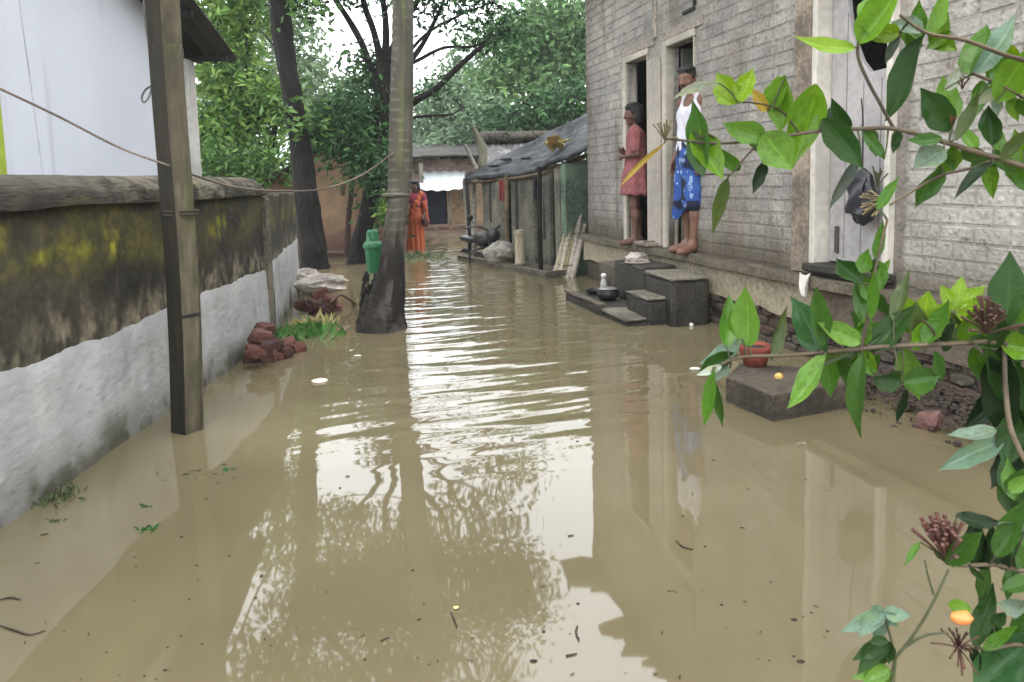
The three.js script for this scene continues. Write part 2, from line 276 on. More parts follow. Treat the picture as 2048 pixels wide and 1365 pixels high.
// ---------- white building behind the wall ----------
{
  const ax = -3.08, az = -4.28, bx = -3.24, bz = -7.7, dx = bx - ax, dz = bz - az, len = Math.hypot(dx, dz);
  const t = thing('white_building', 'bluish white rendered building with green corner strip and dark corrugated eave', 'building', [ax, 0, az], Math.atan2(-dz, dx));
  const wash = colorTex(512, 512, (u, v) => { const n = fbm(u * 5, v * 5, 5), s = fbm(u * 30, v * 2, 4), k = 226 + 20 * (n - 0.5) - 26 * smooth(0.6, 0.85, s) - 12 * smooth(0.2, 0.02, v); return [k * 0.97, k * 0.99, k * 1.03]; }, false);
  const g = box(len, 4.0, 3.2, len / 2, 1.6, -1.6), p = g.attributes.position, uv = g.attributes.uv; for (let i = 0; i < p.count; i++) uv.setXY(i, clamp(p.getX(i) / len, 0.01, 0.99), clamp(p.getY(i) / 4, 0.01, 0.99));
  mesh('wall', g, mat([0.95, 0.95, 0.95], 0.9, { map: wash, bumpMap: grain1, bumpScale: 0.004 }), t);
  tag(mesh('corner_strip', slab(-0.1, 0.34, -0.4, 3.62, -0.9, 0.03, 0.01, 0.002), painted([0.42, 0.55, 0.05]), t), 'lime green painted corner strip');
  mesh('crack', limb([[0.62, 3.6, 0.002], [0.66, 2.6, 0.002], [0.72, 1.9, 0.003], [0.78, 1.1, 0.002]], [0.004, 0.005, 0.004, 0.003], 5, 6), painted([0.62, 0.65, 0.70]), t);
  mesh('pilaster', slab(len - 0.16, len + 0.06, -0.4, 2.56, -0.2, 0.08, 0.012, 0.003), painted([0.62, 0.62, 0.59]), t);
  // the corrugated roof sheet that slopes down to the back and overhangs the lane side
  const roof = sheet((u, v) => V(lerp(-0.6, len + 0.25, v), lerp(3.78, 2.60, v) + 0.022 * Math.cos(u * 6.283 * 26), lerp(0.45, -3.5, u)), 208, 6, 0.012);
  mesh('roof_sheet', boxUV(roof), plain([0.03, 0.028, 0.026], 0.7, 0.002), t);
  for (let k = 0; k < 5; k++) { const v = 0.12 + 0.21 * k; mesh('purlin', box(0.05, 0.05, 3.9, lerp(-0.6, len + 0.25, v), lerp(3.78, 2.60, v) - 0.06, -1.55), M.dark, t); }
}
// ---------- post, cable, hanging wire ----------
{
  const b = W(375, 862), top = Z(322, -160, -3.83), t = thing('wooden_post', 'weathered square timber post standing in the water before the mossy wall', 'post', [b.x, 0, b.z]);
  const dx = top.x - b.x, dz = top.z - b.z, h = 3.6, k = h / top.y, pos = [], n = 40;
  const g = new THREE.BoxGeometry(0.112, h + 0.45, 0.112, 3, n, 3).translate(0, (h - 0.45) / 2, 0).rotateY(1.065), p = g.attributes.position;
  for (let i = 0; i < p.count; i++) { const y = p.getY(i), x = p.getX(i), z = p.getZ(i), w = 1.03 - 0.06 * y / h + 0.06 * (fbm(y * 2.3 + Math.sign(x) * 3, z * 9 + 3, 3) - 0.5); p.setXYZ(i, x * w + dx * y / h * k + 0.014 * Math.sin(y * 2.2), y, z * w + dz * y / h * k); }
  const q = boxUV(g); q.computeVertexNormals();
  const tex = colorTex(128, 512, (u, v) => { const n2 = fbm(u * 18, v * 4, 5), f = fbm(u * 40, v * 30, 3); let c = mixc([60, 55, 43], [108, 100, 80], n2); c = mixc(c, [74, 76, 48], smooth(0.55, 0.75, fbm(u * 5 + 8, v * 6, 3)) * 0.6); c = mixc(c, [46, 40, 32], smooth(0.6, 0.75, fbm(u * 26, v * 1.6 + 4, 3)) * 0.6); return c.map((m) => m * (0.8 + 0.4 * f)); });
  tex.repeat.set(1.4, 0.5);
  // painted shade: left faces tinted dark, the other faces keep the weathered colour
  const sides = [[], []], P3 = q.attributes.position, c3 = V();
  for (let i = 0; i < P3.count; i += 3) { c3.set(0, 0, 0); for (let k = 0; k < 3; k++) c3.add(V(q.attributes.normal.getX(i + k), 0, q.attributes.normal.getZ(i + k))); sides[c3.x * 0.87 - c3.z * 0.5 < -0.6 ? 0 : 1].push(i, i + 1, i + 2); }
  sides.forEach((ids, s) => { const h2 = new THREE.BufferGeometry(); for (const [k, n2] of [['position', 3], ['normal', 3], ['uv', 2]]) h2.setAttribute(k, new THREE.Float32BufferAttribute(ids.flatMap((i) => Array.from(q.attributes[k].array.slice(i * n2, i * n2 + n2))), n2)); mesh(s ? 'lit_side' : 'shaded_side', h2, mat(s ? 0xffffff : [0.17, 0.155, 0.13], 0.92, { map: tex, bumpMap: barkTex, bumpScale: 0.006 }), t); });
  mesh('split', slab(-0.057, 0.057, 0.62, 0.636, 0.0, 0.0605, 0.003, 0.002).rotateY(1.065).translate(dx * 0.63 / h * k + 0.014 * Math.sin(1.38), 0, dz * 0.63 / h * k), M.dark, t);
  const ring = new THREE.TorusGeometry(0.082, 0.006, 6, 24).rotateX(Math.PI / 2).scale(1, 1, 1); 
  mesh('wire_binding', merge([ring.clone().translate(dx * 1.15 / h * k + 0.015, 1.15, 0), ring.clone().translate(dx * 1.17 / h * k + 0.015, 1.168, 0)]), plain([0.12, 0.10, 0.08]), t);
}
{
  const cb = [Z(-260, 60, -3.2), Z(0, 178, -3.5), Z(120, 235, -3.7), Z(240, 296, -3.75), Z(335, 331, -3.78), Z(392, 352, -3.95), Z(470, 374, -4.6), Z(560, 382, -5.3), Z(650, 377, -5.9), Z(720, 352, -6.2), Z(788, 305, -6.47)];
  tag(mesh('utility_cable', limb(cb, cb.map(() => 0.0068), 6, 8), plain([0.22, 0.18, 0.15], 0.7)), 'thin slack cable running from the left past the post to the palm', 'cable');
  const w = [Z(283, -60, -4.05), Z(290, 40, -4.05), Z(299, 110, -4.05), Z(303, 165, -4.05), Z(296, 196, -4.05), Z(287, 205, -4.05), Z(283, 196, -4.05), Z(290, 180, -4.05), Z(302, 172, -4.05)];
  tag(mesh('hanging_wire', limb(w, w.map(() => 0.0055), 6, 8), plain([0.20, 0.20, 0.21], 0.7)), 'loose wire hanging in a loop beside the square post', 'wire');
}
// ---------- grey brick house on the right ----------
const HA = V(1.0, 0, -9.68), HTURN = Math.atan2(-0.9705, 0.2411);         // local x runs along the wall towards the camera, local z points into the lane
const HD = V(0.2411, 0, 0.9705), HN = V(-0.9705, 0, 0.2411);
const H = (u, y, n) => HA.clone().addScaledVector(HD, u).addScaledVector(HN, n).setY(y);
const HLEN = 8.6, HTOP = 3.9, PL = 0.58;
const openings = [[1.33, 1.87, PL, 2.53], [2.33, 2.87, PL, 2.53], [4.63, 5.36, 0.66, 2.95]];
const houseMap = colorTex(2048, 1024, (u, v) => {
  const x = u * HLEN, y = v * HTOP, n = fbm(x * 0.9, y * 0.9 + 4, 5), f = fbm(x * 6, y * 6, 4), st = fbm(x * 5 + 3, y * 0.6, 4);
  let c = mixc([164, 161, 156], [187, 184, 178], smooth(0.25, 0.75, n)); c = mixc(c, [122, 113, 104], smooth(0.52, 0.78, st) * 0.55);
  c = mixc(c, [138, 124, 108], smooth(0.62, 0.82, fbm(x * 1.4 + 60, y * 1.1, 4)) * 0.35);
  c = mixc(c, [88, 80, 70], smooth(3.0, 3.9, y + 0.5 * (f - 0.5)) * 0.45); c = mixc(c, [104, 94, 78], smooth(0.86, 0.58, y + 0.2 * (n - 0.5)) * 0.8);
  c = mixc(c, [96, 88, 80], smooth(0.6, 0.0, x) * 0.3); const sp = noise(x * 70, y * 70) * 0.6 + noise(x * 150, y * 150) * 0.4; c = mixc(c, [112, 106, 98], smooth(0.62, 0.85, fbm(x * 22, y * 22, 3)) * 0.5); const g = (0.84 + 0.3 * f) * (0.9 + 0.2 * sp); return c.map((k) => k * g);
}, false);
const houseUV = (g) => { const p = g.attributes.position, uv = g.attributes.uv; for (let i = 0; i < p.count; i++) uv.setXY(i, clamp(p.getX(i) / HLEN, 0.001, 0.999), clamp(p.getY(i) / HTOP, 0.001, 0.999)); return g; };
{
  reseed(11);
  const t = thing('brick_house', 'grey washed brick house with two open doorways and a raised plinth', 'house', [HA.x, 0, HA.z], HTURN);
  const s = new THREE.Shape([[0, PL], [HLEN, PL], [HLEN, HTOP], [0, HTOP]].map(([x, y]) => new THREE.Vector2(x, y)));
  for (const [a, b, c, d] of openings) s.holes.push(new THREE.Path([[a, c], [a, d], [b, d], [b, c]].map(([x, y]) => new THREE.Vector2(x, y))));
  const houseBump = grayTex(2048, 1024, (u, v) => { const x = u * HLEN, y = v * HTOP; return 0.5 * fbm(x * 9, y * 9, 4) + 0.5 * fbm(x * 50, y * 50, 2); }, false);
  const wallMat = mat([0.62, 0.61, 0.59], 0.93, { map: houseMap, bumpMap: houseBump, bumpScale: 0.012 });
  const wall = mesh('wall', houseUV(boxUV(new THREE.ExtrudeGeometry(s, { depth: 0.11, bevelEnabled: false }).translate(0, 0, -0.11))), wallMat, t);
  // the other walls, the floor and the roof close the rooms
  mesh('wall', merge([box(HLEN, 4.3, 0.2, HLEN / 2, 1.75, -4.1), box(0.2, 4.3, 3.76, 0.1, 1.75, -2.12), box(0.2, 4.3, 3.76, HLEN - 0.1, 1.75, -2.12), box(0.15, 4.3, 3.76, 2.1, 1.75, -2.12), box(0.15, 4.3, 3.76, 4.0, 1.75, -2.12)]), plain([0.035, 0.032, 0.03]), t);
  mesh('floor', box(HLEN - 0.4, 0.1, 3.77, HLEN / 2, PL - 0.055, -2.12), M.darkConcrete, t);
  const roof = sheet((u, v) => V(lerp(-0.12, HLEN + 0.1, u), HTOP + 0.02 + 0.03 * Math.sin(u * 40) * (1 - v) + lerp(0, 0.7, v) + 0.05 * fbm(u * 30, v * 8, 3), lerp(0.05 + 0.4 * smooth(0.42, 0.7, fbm(u * 34, 2, 4)), -4.3, v)), 420, 8, 0.05);
  mesh('roof', boxUV(roof), plain([0.09, 0.085, 0.08], 0.85), t);
  // plinth: ledge, cream band, masonry foot
  const ledge = new THREE.BoxGeometry(HLEN, 0.07, 0.3, 120, 1, 2).translate(HLEN / 2, PL - 0.036, -0.03), lp = ledge.attributes.position; for (let i = 0; i < lp.count; i++) lp.setXYZ(i, lp.getX(i), lp.getY(i) + 0.014 * (fbm(lp.getX(i) * 5, 2, 3) - 0.5), lp.getZ(i) + 0.03 * (fbm(lp.getX(i) * 6, lp.getY(i) * 9, 3) - 0.5));
  mesh('ledge', boxUV(ledge), plain([0.17, 0.15, 0.115], 0.9, 0.008), t);
  for (const [b0, b1, bm, bl] of [[0, 4.7, M.cream, 'cream plaster band under the dark ledge'], [4.702, HLEN, plain([0.13, 0.105, 0.08], 0.95, 0.01), 'brown bare band below the wide door']]) {
  const band = new THREE.BoxGeometry(b1 - b0, 0.25, 0.2, 80, 4, 1).translate((b0 + b1) / 2, PL - 0.2, -0.032), bp = band.attributes.position; for (let i = 0; i < bp.count; i++) { const e = bp.getY(i) < 0.3 ? 0.05 * (fbm(bp.getX(i) * 4, 6, 3) - 0.5) : 0; bp.setXYZ(i, bp.getX(i), bp.getY(i) + e, bp.getZ(i) + 0.02 * (fbm(bp.getX(i) * 5, bp.getY(i) * 5, 3) - 0.5)); }
  tag(mesh('plinth_band', boxUV(band), bm, t), bl); }
  const foot = mesh('foundation', box(HLEN, 0.72, 0.19, HLEN / 2, -0.075, -0.075), plain([0.10, 0.085, 0.065], 0.95, 0.01), t);
  // bricks of the face: the largest in view one by one, the rest joined
  const brickMat = [[0.715, 0.71, 0.695], [0.70, 0.695, 0.68], [0.73, 0.725, 0.71]].map((c) => mat(c, 0.93, { map: houseMap, bumpMap: houseBump, bumpScale: 0.012 }));
  const CH = 0.098, list = [], v = V();
  const block = (x, y, w, h, z1) => { // a front with chamfered edges
    const b = 0.007, j = () => rr(-0.003, 0.003), P = [], o = [[x, y], [x + w, y], [x + w, y + h], [x, y + h]], i = [[x + b + j(), y + b + j()], [x + w - b + j(), y + b + j()], [x + w - b + j(), y + h - b + j()], [x + b + j(), y + h - b + j()]], zz = [0, 1, 2, 3].map(() => z1 + rr(-0.0022, 0.0022));
    for (let k = 0; k < 4; k++) { const m = (k + 1) % 4, A = [...o[k], -0.01], B = [...o[m], -0.01], C = [...i[m], zz[m]], D = [...i[k], zz[k]]; P.push(A, B, C, A, C, D); }
    const F = i.map((q, k) => [...q, zz[k]]); P.push(F[0], F[1], F[2], F[0], F[2], F[3]);
    const g = new THREE.BufferGeometry(); g.setAttribute('position', new THREE.Float32BufferAttribute(P.flat(), 3)); g.setAttribute('uv', new THREE.Float32BufferAttribute(new Float32Array(P.length * 2), 2)); g.computeVertexNormals(); return g;
  };
  const blocked = [[1.80, 2.24, 0, 2.9], [4.38, 4.66, 0, 3.9], [5.3, 5.44, 0, 3.0], [1.2, 1.92, 2.45, 2.68], [2.2, 2.94, 2.45, 2.68], [2.0, 2.1, 2.6, 3.9]];
  for (let r = 0; PL + 0.02 + r * CH < HTOP - CH; r++) {
    let x = -0.12 * (r % 2) - rr(0, 0.03);
    while (x < HLEN) {
      const w = 0.215 + rr(-0.012, 0.012), a = Math.max(0.002, x), b = Math.min(HLEN, x + w), y = PL + 0.02 + r * CH + rr(-0.003, 0.003); x += w + 0.008;
      if (b - a < 0.06) continue;
      let parts = [[a, b]];
      for (const [p, q, lo, hi] of [...openings, ...blocked].map((o) => [o[0] - 0.012, o[1] + 0.012, o[2], o[3]])) if (y + CH > lo && y < hi) parts = parts.flatMap(([m, n]) => n <= p || m >= q ? [[m, n]] : [[m, p], [q, n]].filter(([e, f2]) => f2 - e > 0.04));
      for (const [m, n] of parts) {
        const smear = smooth(0.5, 0.68, fbm(m * 1.1 + 3, y * 1.3 + 12, 3)) * (m > 2.9 && m < 4.4 ? 1 : 0.55);
        const g = houseUV(block(m, y, n - m, CH - 0.008 - rr(0, 0.004), 0.0048 - 0.0036 * smear + rr(-0.0012, 0.0015))); // where plaster smears the face the bricks stand out less
        v.copy(H((m + n) / 2, y, 0)); const pr = v.clone().project(camera), vis = Math.abs(pr.x) < 1 && Math.abs(pr.y) < 1 && v.z < -0.5;
        list.push({ g, k: Math.floor(rnd() * 3), area: vis ? (n - m) * Math.abs(ray((pr.x + 1) * 1024, (1 - pr.y) * 682.5).normalize().dot(HN)) / v.distanceToSquared(camera.position) : 0 });
      }
    }
  }
  list.sort((p, q) => q.area - p.area);
  list.slice(0, 300).forEach((b) => mesh('brick', b.g, brickMat[b.k], wall));
  for (let k = 0; k < 3; k++) { const o = mesh('brick_courses', merge(list.slice(300).filter((b) => b.k === k).map((b) => b.g)), brickMat[k], wall); o.userData.kind = 'stuff'; }
  // rough bricks in the foundation
  for (let r = 0; r < 4; r++) for (let k = 0; k < 28; k++) { const x = 2.7 + k * 0.19 + (r % 2) * 0.09; if (x > 7.6 || rnd() < 0.12) continue; mesh('brick', chunk(0.165 + rr(-0.02, 0.02), 0.062, 0.06, k * 7 + r).translate(x, 0.02 + r * 0.072, 0.028 + rr(-0.012, 0.012)), [plain([0.12, 0.075, 0.06]), plain([0.13, 0.105, 0.085]), plain([0.16, 0.135, 0.11])][Math.floor(rnd() * 3)], foot); }
  // pilasters, door frames, lintels
  mesh('pilaster', slab(1.885, 2.19, PL, 2.46, -0.12, 0.03, 0.012, 0.004), painted([0.46, 0.43, 0.39], 0.9, 0.004), t);
  mesh('pilaster', slab(2.02, 2.09, 2.66, HTOP, -0.12, 0.028, 0.01, 0.004), M.plaster, t);
  tag(mesh('pilaster', slab(4.40, 4.60, PL, HTOP - 0.02, -0.12, 0.045, 0.014, 0.004), plain([0.34, 0.29, 0.235], 0.92, 0.006), t), 'brownish plaster pilaster left of the wide grey door');
  for (const [a, b, c, d] of openings.slice(0, 2)) {
    const f = mesh('door_frame', [slab(a - 0.09, a, c, d + 0.065, -0.1, 0.03, 0.008, 0.002), slab(b, b + 0.012, c, d, -0.1, 0.022, 0.004, 0.001), slab(a + 0.001, b + 0.03, d, d + 0.066, -0.1, 0.03, 0.008, 0.002)], M.frame, t);
    mesh('lintel', slab(a - 0.14, b + 0.16, d + 0.07, d + 0.16, -0.1, 0.016, 0.006, 0.003), plain([0.36, 0.33, 0.30]), t);
  }
  const leaf = mesh('door_leaf', slab(2.345, 2.385, PL + 0.02, 2.51, -0.55, -0.12, 0.006, 0.002), painted([0.16, 0.18, 0.145]), t); tag(leaf, 'grey green door leaf standing open inside the doorway');
  mesh('door_leaf', slab(2.39, 2.60, PL + 0.02, 2.05, -0.3, -0.26, 0.006, 0.002), painted([0.26, 0.27, 0.245]), t);
  const [a, b, c, d] = openings[2];
  mesh('door_frame', [slab(a - 0.02, a + 0.035, c, d + 0.03, -0.12, 0.05, 0.008, 0.002), slab(b - 0.045, b + 0.0, c, d + 0.03, -0.12, 0.05, 0.008, 0.002)], painted([0.64, 0.62, 0.57], 0.75), t);
  mesh('threshold', slab(a - 0.04, b + 0.03, c - 0.05, c, -0.16, 0.09, 0.01, 0.003), M.darkConcrete, t);
  // the broken door panel with a ragged gap at its top right
  const sh = new THREE.Shape([[a + 0.05, c + 0.02], [a + 0.05, d], [a + 0.13, d], [a + 0.15, 2.62], [a + 0.19, 2.36], [a + 0.23, 2.16], [a + 0.33, 1.98], [a + 0.41, 1.90], [b - 0.062, 1.91], [b - 0.062, c + 0.02]].map(([x, y]) => new THREE.Vector2(x, y)));
  const dp = mesh('door_leaf', boxUV(new THREE.ExtrudeGeometry(sh, { depth: 0.03, bevelEnabled: true, bevelSize: 0.004, bevelThickness: 0.004, bevelSegments: 1 }).translate(0, 0, -0.10)), painted([0.42, 0.41, 0.42], 0.8, 0.003), t); tag(dp, 'pale grey wide door with ragged dark gap at its top');
  for (const x of [a + 0.2, a + 0.36, a + 0.52]) mesh('board_joint', box(0.006, (x < a + 0.3 ? 1.6 : 1.15), 0.006, x, c + (x < a + 0.3 ? 0.85 : 0.62), -0.0665), painted([0.22, 0.21, 0.21]), dp);
  mesh('hinge', slab(a + 0.12, a + 0.155, 0.74, 0.92, -0.068, -0.05, 0.004, 0.001), plain([0.10, 0.085, 0.08], 0.6), dp);
  mesh('hinge', slab(a + 0.10, a + 0.135, 2.42, 2.62, -0.068, -0.05, 0.004, 0.001), plain([0.06, 0.055, 0.05], 0.6), dp);
  // small broken vent above the second doorway
  mesh('vent', [slab(2.86, 2.905, 2.8, 3.06, -0.02, 0.02, 0.004, 0.003), slab(2.66, 2.88, 2.76, 2.79, -0.02, 0.02, 0.004, 0.003)], M.dark, t);
}
// a black bag hanging on the wide door
{
  const p = H(5.1, 1.12, -0.0), t = thing('hanging_bag', 'black bag hanging on a string against the wide grey door', 'bag', [p.x, p.y, p.z], HTURN);
  mesh('bag_body', lump(0.105, 0.18, 0.055, 0.22, 4, 5, 1.6).translate(0.01, 0, 0.02), mat([0.014, 0.014, 0.018], 0.42), t);
  mesh('string', limb([[0, 0.15, 0.02], [-0.02, 0.5, 0.01], [-0.05, 0.62, 0.0]], [0.006, 0.005, 0.004], 6, 4), M.black, t);
  mesh('flap', sheet((u, v) => V(lerp(-0.075, 0.08, u), lerp(0.13, -0.10, v), 0.072 + 0.02 * Math.sin(u * 3.1) + 0.014 * Math.sin(v * 9 + u * 5)), 10, 10, 0.006, V(0, 0, -1)), mat([0.03, 0.03, 0.04], 0.35), t);
}
// ---------- steps and things by them ----------
{
  reseed(21);
  const t = thing('concrete_steps', 'three dark concrete steps leading up from the water to the house', 'steps', [HA.x, 0, HA.z], HTURN);
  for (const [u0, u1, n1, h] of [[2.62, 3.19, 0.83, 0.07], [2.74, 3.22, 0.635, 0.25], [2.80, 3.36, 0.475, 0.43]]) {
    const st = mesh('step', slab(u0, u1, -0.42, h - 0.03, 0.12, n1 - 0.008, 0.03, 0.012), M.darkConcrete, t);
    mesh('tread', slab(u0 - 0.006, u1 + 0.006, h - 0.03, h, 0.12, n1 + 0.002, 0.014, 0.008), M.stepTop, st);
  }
}
{
  const t = thing('washing_slab', 'low dark concrete slab with utensils left of the steps', 'slab', [HA.x, 0, HA.z], HTURN);
  mesh('base', slab(1.55, 2.64, -0.4, 0.08, 0.12, 0.84, 0.02, 0.008), M.darkConcrete, t);
  mesh('kerb', slab(1.55, 2.6, 0.082, 0.115, 0.78, 0.85, 0.01, 0.006), plain([0.19, 0.165, 0.13]), t);
  mesh('back_block', slab(2.02, 2.74, 0.08, 0.45, 0.12, 0.46, 0.02, 0.008), M.darkConcrete, t);
  mesh('landing', slab(1.3, 2.0, -0.4, 0.36, 0.12, 0.36, 0.02, 0.008), plain([0.11, 0.10, 0.078], 0.9, 0.008), t);
}
{
  const lathe = (pts, n = 24) => new THREE.LatheGeometry(pts.map(([r, y]) => new THREE.Vector2(r, y)), n);
  let p = H(2.25, 0.083, 0.62), t = thing('cooking_pot', 'soot black cooking pot with pale lid on the low slab', 'pot', [p.x, p.y, p.z]);
  mesh('pot_body', lathe([[0, 0], [0.075, 0.005], [0.105, 0.04], [0.11, 0.075], [0.09, 0.105], [0.1, 0.115], [0.094, 0.112], [0.084, 0.1], [0, 0.1]]), mat([0.016, 0.015, 0.014], 0.5), t);
  mesh('lid', lathe([[0, 0.132], [0.06, 0.127], [0.098, 0.116], [0.098, 0.112], [0, 0.114]]), mat([0.34, 0.34, 0.33], 0.35, { metalness: 0.6 }), t);
  p = H(1.62, 0.083, 0.42); t = thing('white_bottle', 'small white bottle standing on the low slab by the wall', 'bottle', [p.x, p.y, p.z]);
  mesh('bottle_body', lathe([[0, 0], [0.036, 0], [0.038, 0.02], [0.036, 0.08], [0.024, 0.12], [0.016, 0.135], [0, 0.135]]), mat([0.45, 0.44, 0.41], 0.4), t);
  mesh('cap', lathe([[0, 0.185], [0.02, 0.18], [0.03, 0.165], [0.026, 0.136], [0, 0.136]]), mat([0.82, 0.8, 0.77], 0.4), t);
  p = H(1.86, 0.083, 0.6); t = thing('dark_pan', 'black pan with a handle beside the back block', 'pan', [p.x, p.y, p.z], 0.4);
  mesh('pan_body', lathe([[0, 0], [0.08, 0.004], [0.105, 0.05], [0.1, 0.05], [0.075, 0.012], [0, 0.01]]).translate(0, 0.0, 0), mat([0.02, 0.02, 0.028], 0.4), t);
  mesh('handle', rod(V(0.09, 0.045, 0), V(0.24, 0.075, 0.03), 0.009), M.black, t);
  p = H(2.38, 0.453, 0.36); t = thing('white_bowl', 'white cloth covered bowl upside down on the dark block', 'bowl', [p.x, p.y, p.z]);
  mesh('bowl_body', lump(0.105, 0.066, 0.095, 0.34, 4, 3, 1.8).translate(0, 0.04, 0), M.whiteSack, t);
  mesh('rim', lathe([[0.1, 0], [0.125, 0.004], [0.12, 0.016], [0.1, 0.018]]), M.whiteSack, t);
  p = H(1.98, PL + 0.004, 0.1); t = thing('wooden_plank', 'short pale plank lying across the ledge between the doorways', 'plank', [p.x, p.y, p.z], HTURN);
  mesh('board', slab(-0.16, 0.2, 0, 0.035, -0.09, 0.06, 0.006, 0.003), plain([0.44, 0.37, 0.32]), t);
  mesh('batten', slab(0.06, 0.1, 0.035, 0.05, -0.08, 0.05, 0.004, 0.002), plain([0.38, 0.32, 0.27]), t);
  // a foam scrap and a white bag by the plinth
  p = W(1382, 652); tag(mesh('foam_scrap', lump(0.022, 0.02, 0.022, 0.2, 2, 4).translate(p.x, 0.012, p.z), mat([0.75, 0.74, 0.70])), 'tiny white foam scrap floating right of the steps', 'litter');
  p = H(4.72, 0.58, 0.15); t = thing('white_rag', 'white rag hanging off the ledge below the wide door', 'rag', [p.x, p.y, p.z], HTURN);
  mesh('cloth', sheet((u, v) => V(lerp(-0.05, 0.045, u) * (1 - 0.55 * v), 0.02 - 0.16 * v + 0.01 * Math.sin(u * 9), 0.0 + 0.02 * Math.sin(u * 6 + v * 3)), 10, 8, 0.004, V(0, 0, -1)), mat([0.72, 0.70, 0.66]), t);
}
// ---------- block, pot and rubble at the right ----------
{
  reseed(31);
  const a = W(1465, 752, 0.15), b = W(1545, 792, 0.13), c = W(1700, 772, 0.12);
  const sh = new THREE.Shape([[a.x - 0.02, -a.z], [b.x, -b.z - 0.02], [c.x, -c.z], [c.x + 0.16, -c.z + 0.26], [a.x + 0.14, -a.z + 0.3]].map(([x, y]) => new THREE.Vector2(x, y)));
  const g = new THREE.ExtrudeGeometry(sh, { depth: 0.5, bevelEnabled: true, bevelSize: 0.012, bevelThickness: 0.012, bevelSegments: 2, curveSegments: 4 }).rotateX(-Math.PI / 2).translate(0, -0.37, 0), p = g.attributes.position;
  for (let i = 0; i < p.count; i++) p.setXYZ(i, p.getX(i) + 0.02 * (fbm(p.getX(i) * 9, p.getY(i) * 9, 3) - 0.5), p.getY(i) + 0.02 * (fbm(p.getX(i) * 7, p.getZ(i) * 7, 3) - 0.5), p.getZ(i));
  tag(mesh('concrete_block', boxUV(g), plain([0.085, 0.07, 0.052], 0.9, 0.01)), 'low broken concrete block at the water edge behind the leaves', 'block');
  const q = W(1500, 730, 0.16), t = thing('clay_pot', 'red clay pot standing on the broken concrete block', 'pot', [q.x + 0.05, 0.142, q.z - 0.06]);
  mesh('pot_body', new THREE.LatheGeometry([[0, 0], [0.065, 0], [0.09, 0.09], [0.1, 0.1], [0.1, 0.125], [0.088, 0.125], [0.08, 0.095], [0, 0.09]].map(([x, y]) => new THREE.Vector2(x, y)), 28), plain([0.30, 0.07, 0.045], 0.8, 0.003), t);
  mesh('soil', lump(0.078, 0.02, 0.078, 0.2, 2, 2).translate(0, 0.1, 0), plain([0.05, 0.035, 0.025]), t);
  const y = W(1558, 752, 0.16); const yf = thing('yellow_fruit', 'small yellow fruit lying on the broken concrete block', 'fruit', [y.x, 0.155, y.z]);
  mesh('flesh', lump(0.026, 0.022, 0.024, 0.16, 3, 8), mat([0.52, 0.36, 0.10], 0.5), yf); mesh('stalk', rod(V(0.01, 0.018, 0), V(0.02, 0.036, 0.005), 0.004), M.wood, yf);
  // rubble bank along the foot of the house
  const parts = []; for (let k = 0; k < 900; k++) { const u = rr(5.0, 6.4), n = Math.abs(gauss()) * 0.17 + 0.08, hh = 0.15 * (1 - n / 0.62) - 0.02; if (hh < -0.03) continue; const s = rr(0.006, 0.026), v = H(u, Math.max(-0.01, hh) + rr(-0.01, 0.015), n); parts.push(chunk(s * 1.5, s, s * 1.2, k).rotateY(rr(0, 6)).rotateX(rr(-0.5, 0.5)).translate(v.x, v.y, v.z)); }
  const bed = sheet((u, v) => H(lerp(4.9, 6.6, u), lerp(0.13, -0.14, v) + 0.05 * (fbm(u * 12, v * 6, 3) - 0.5), lerp(0.03, 0.5, v)), 40, 12, 0.06); parts.push(boxUV(bed));
  const ru = mesh('rubble_bank', merge(parts), plain([0.115, 0.088, 0.07], 0.95, 0.01)); ru.userData.kind = 'stuff'; tag(ru, 'gravelly rubble bank at the foot of the house', 'rubble');
  for (const [px, py, w, lb] of [[1860, 842, 0.13, 'large reddish brick chunk at the water edge under the right house'], [1815, 810, 0.07, 'small grey brick bit above the large reddish chunk'], [1900, 822, 0.075, 'small brown brick bit right of the large reddish chunk']]) {
    const v = W(px, py, 0.035); tag(mesh('brick_chunk', chunk(w, w * 0.62, w * 0.8, w * 1000 | 0).rotateY(0.7).rotateZ(0.2).translate(v.x, v.y, v.z), w > 0.1 ? plain([0.24, 0.125, 0.115], 0.9, 0.006) : plain([0.2, 0.14, 0.12], 0.9, 0.006)), lb, 'brick');
  }
}
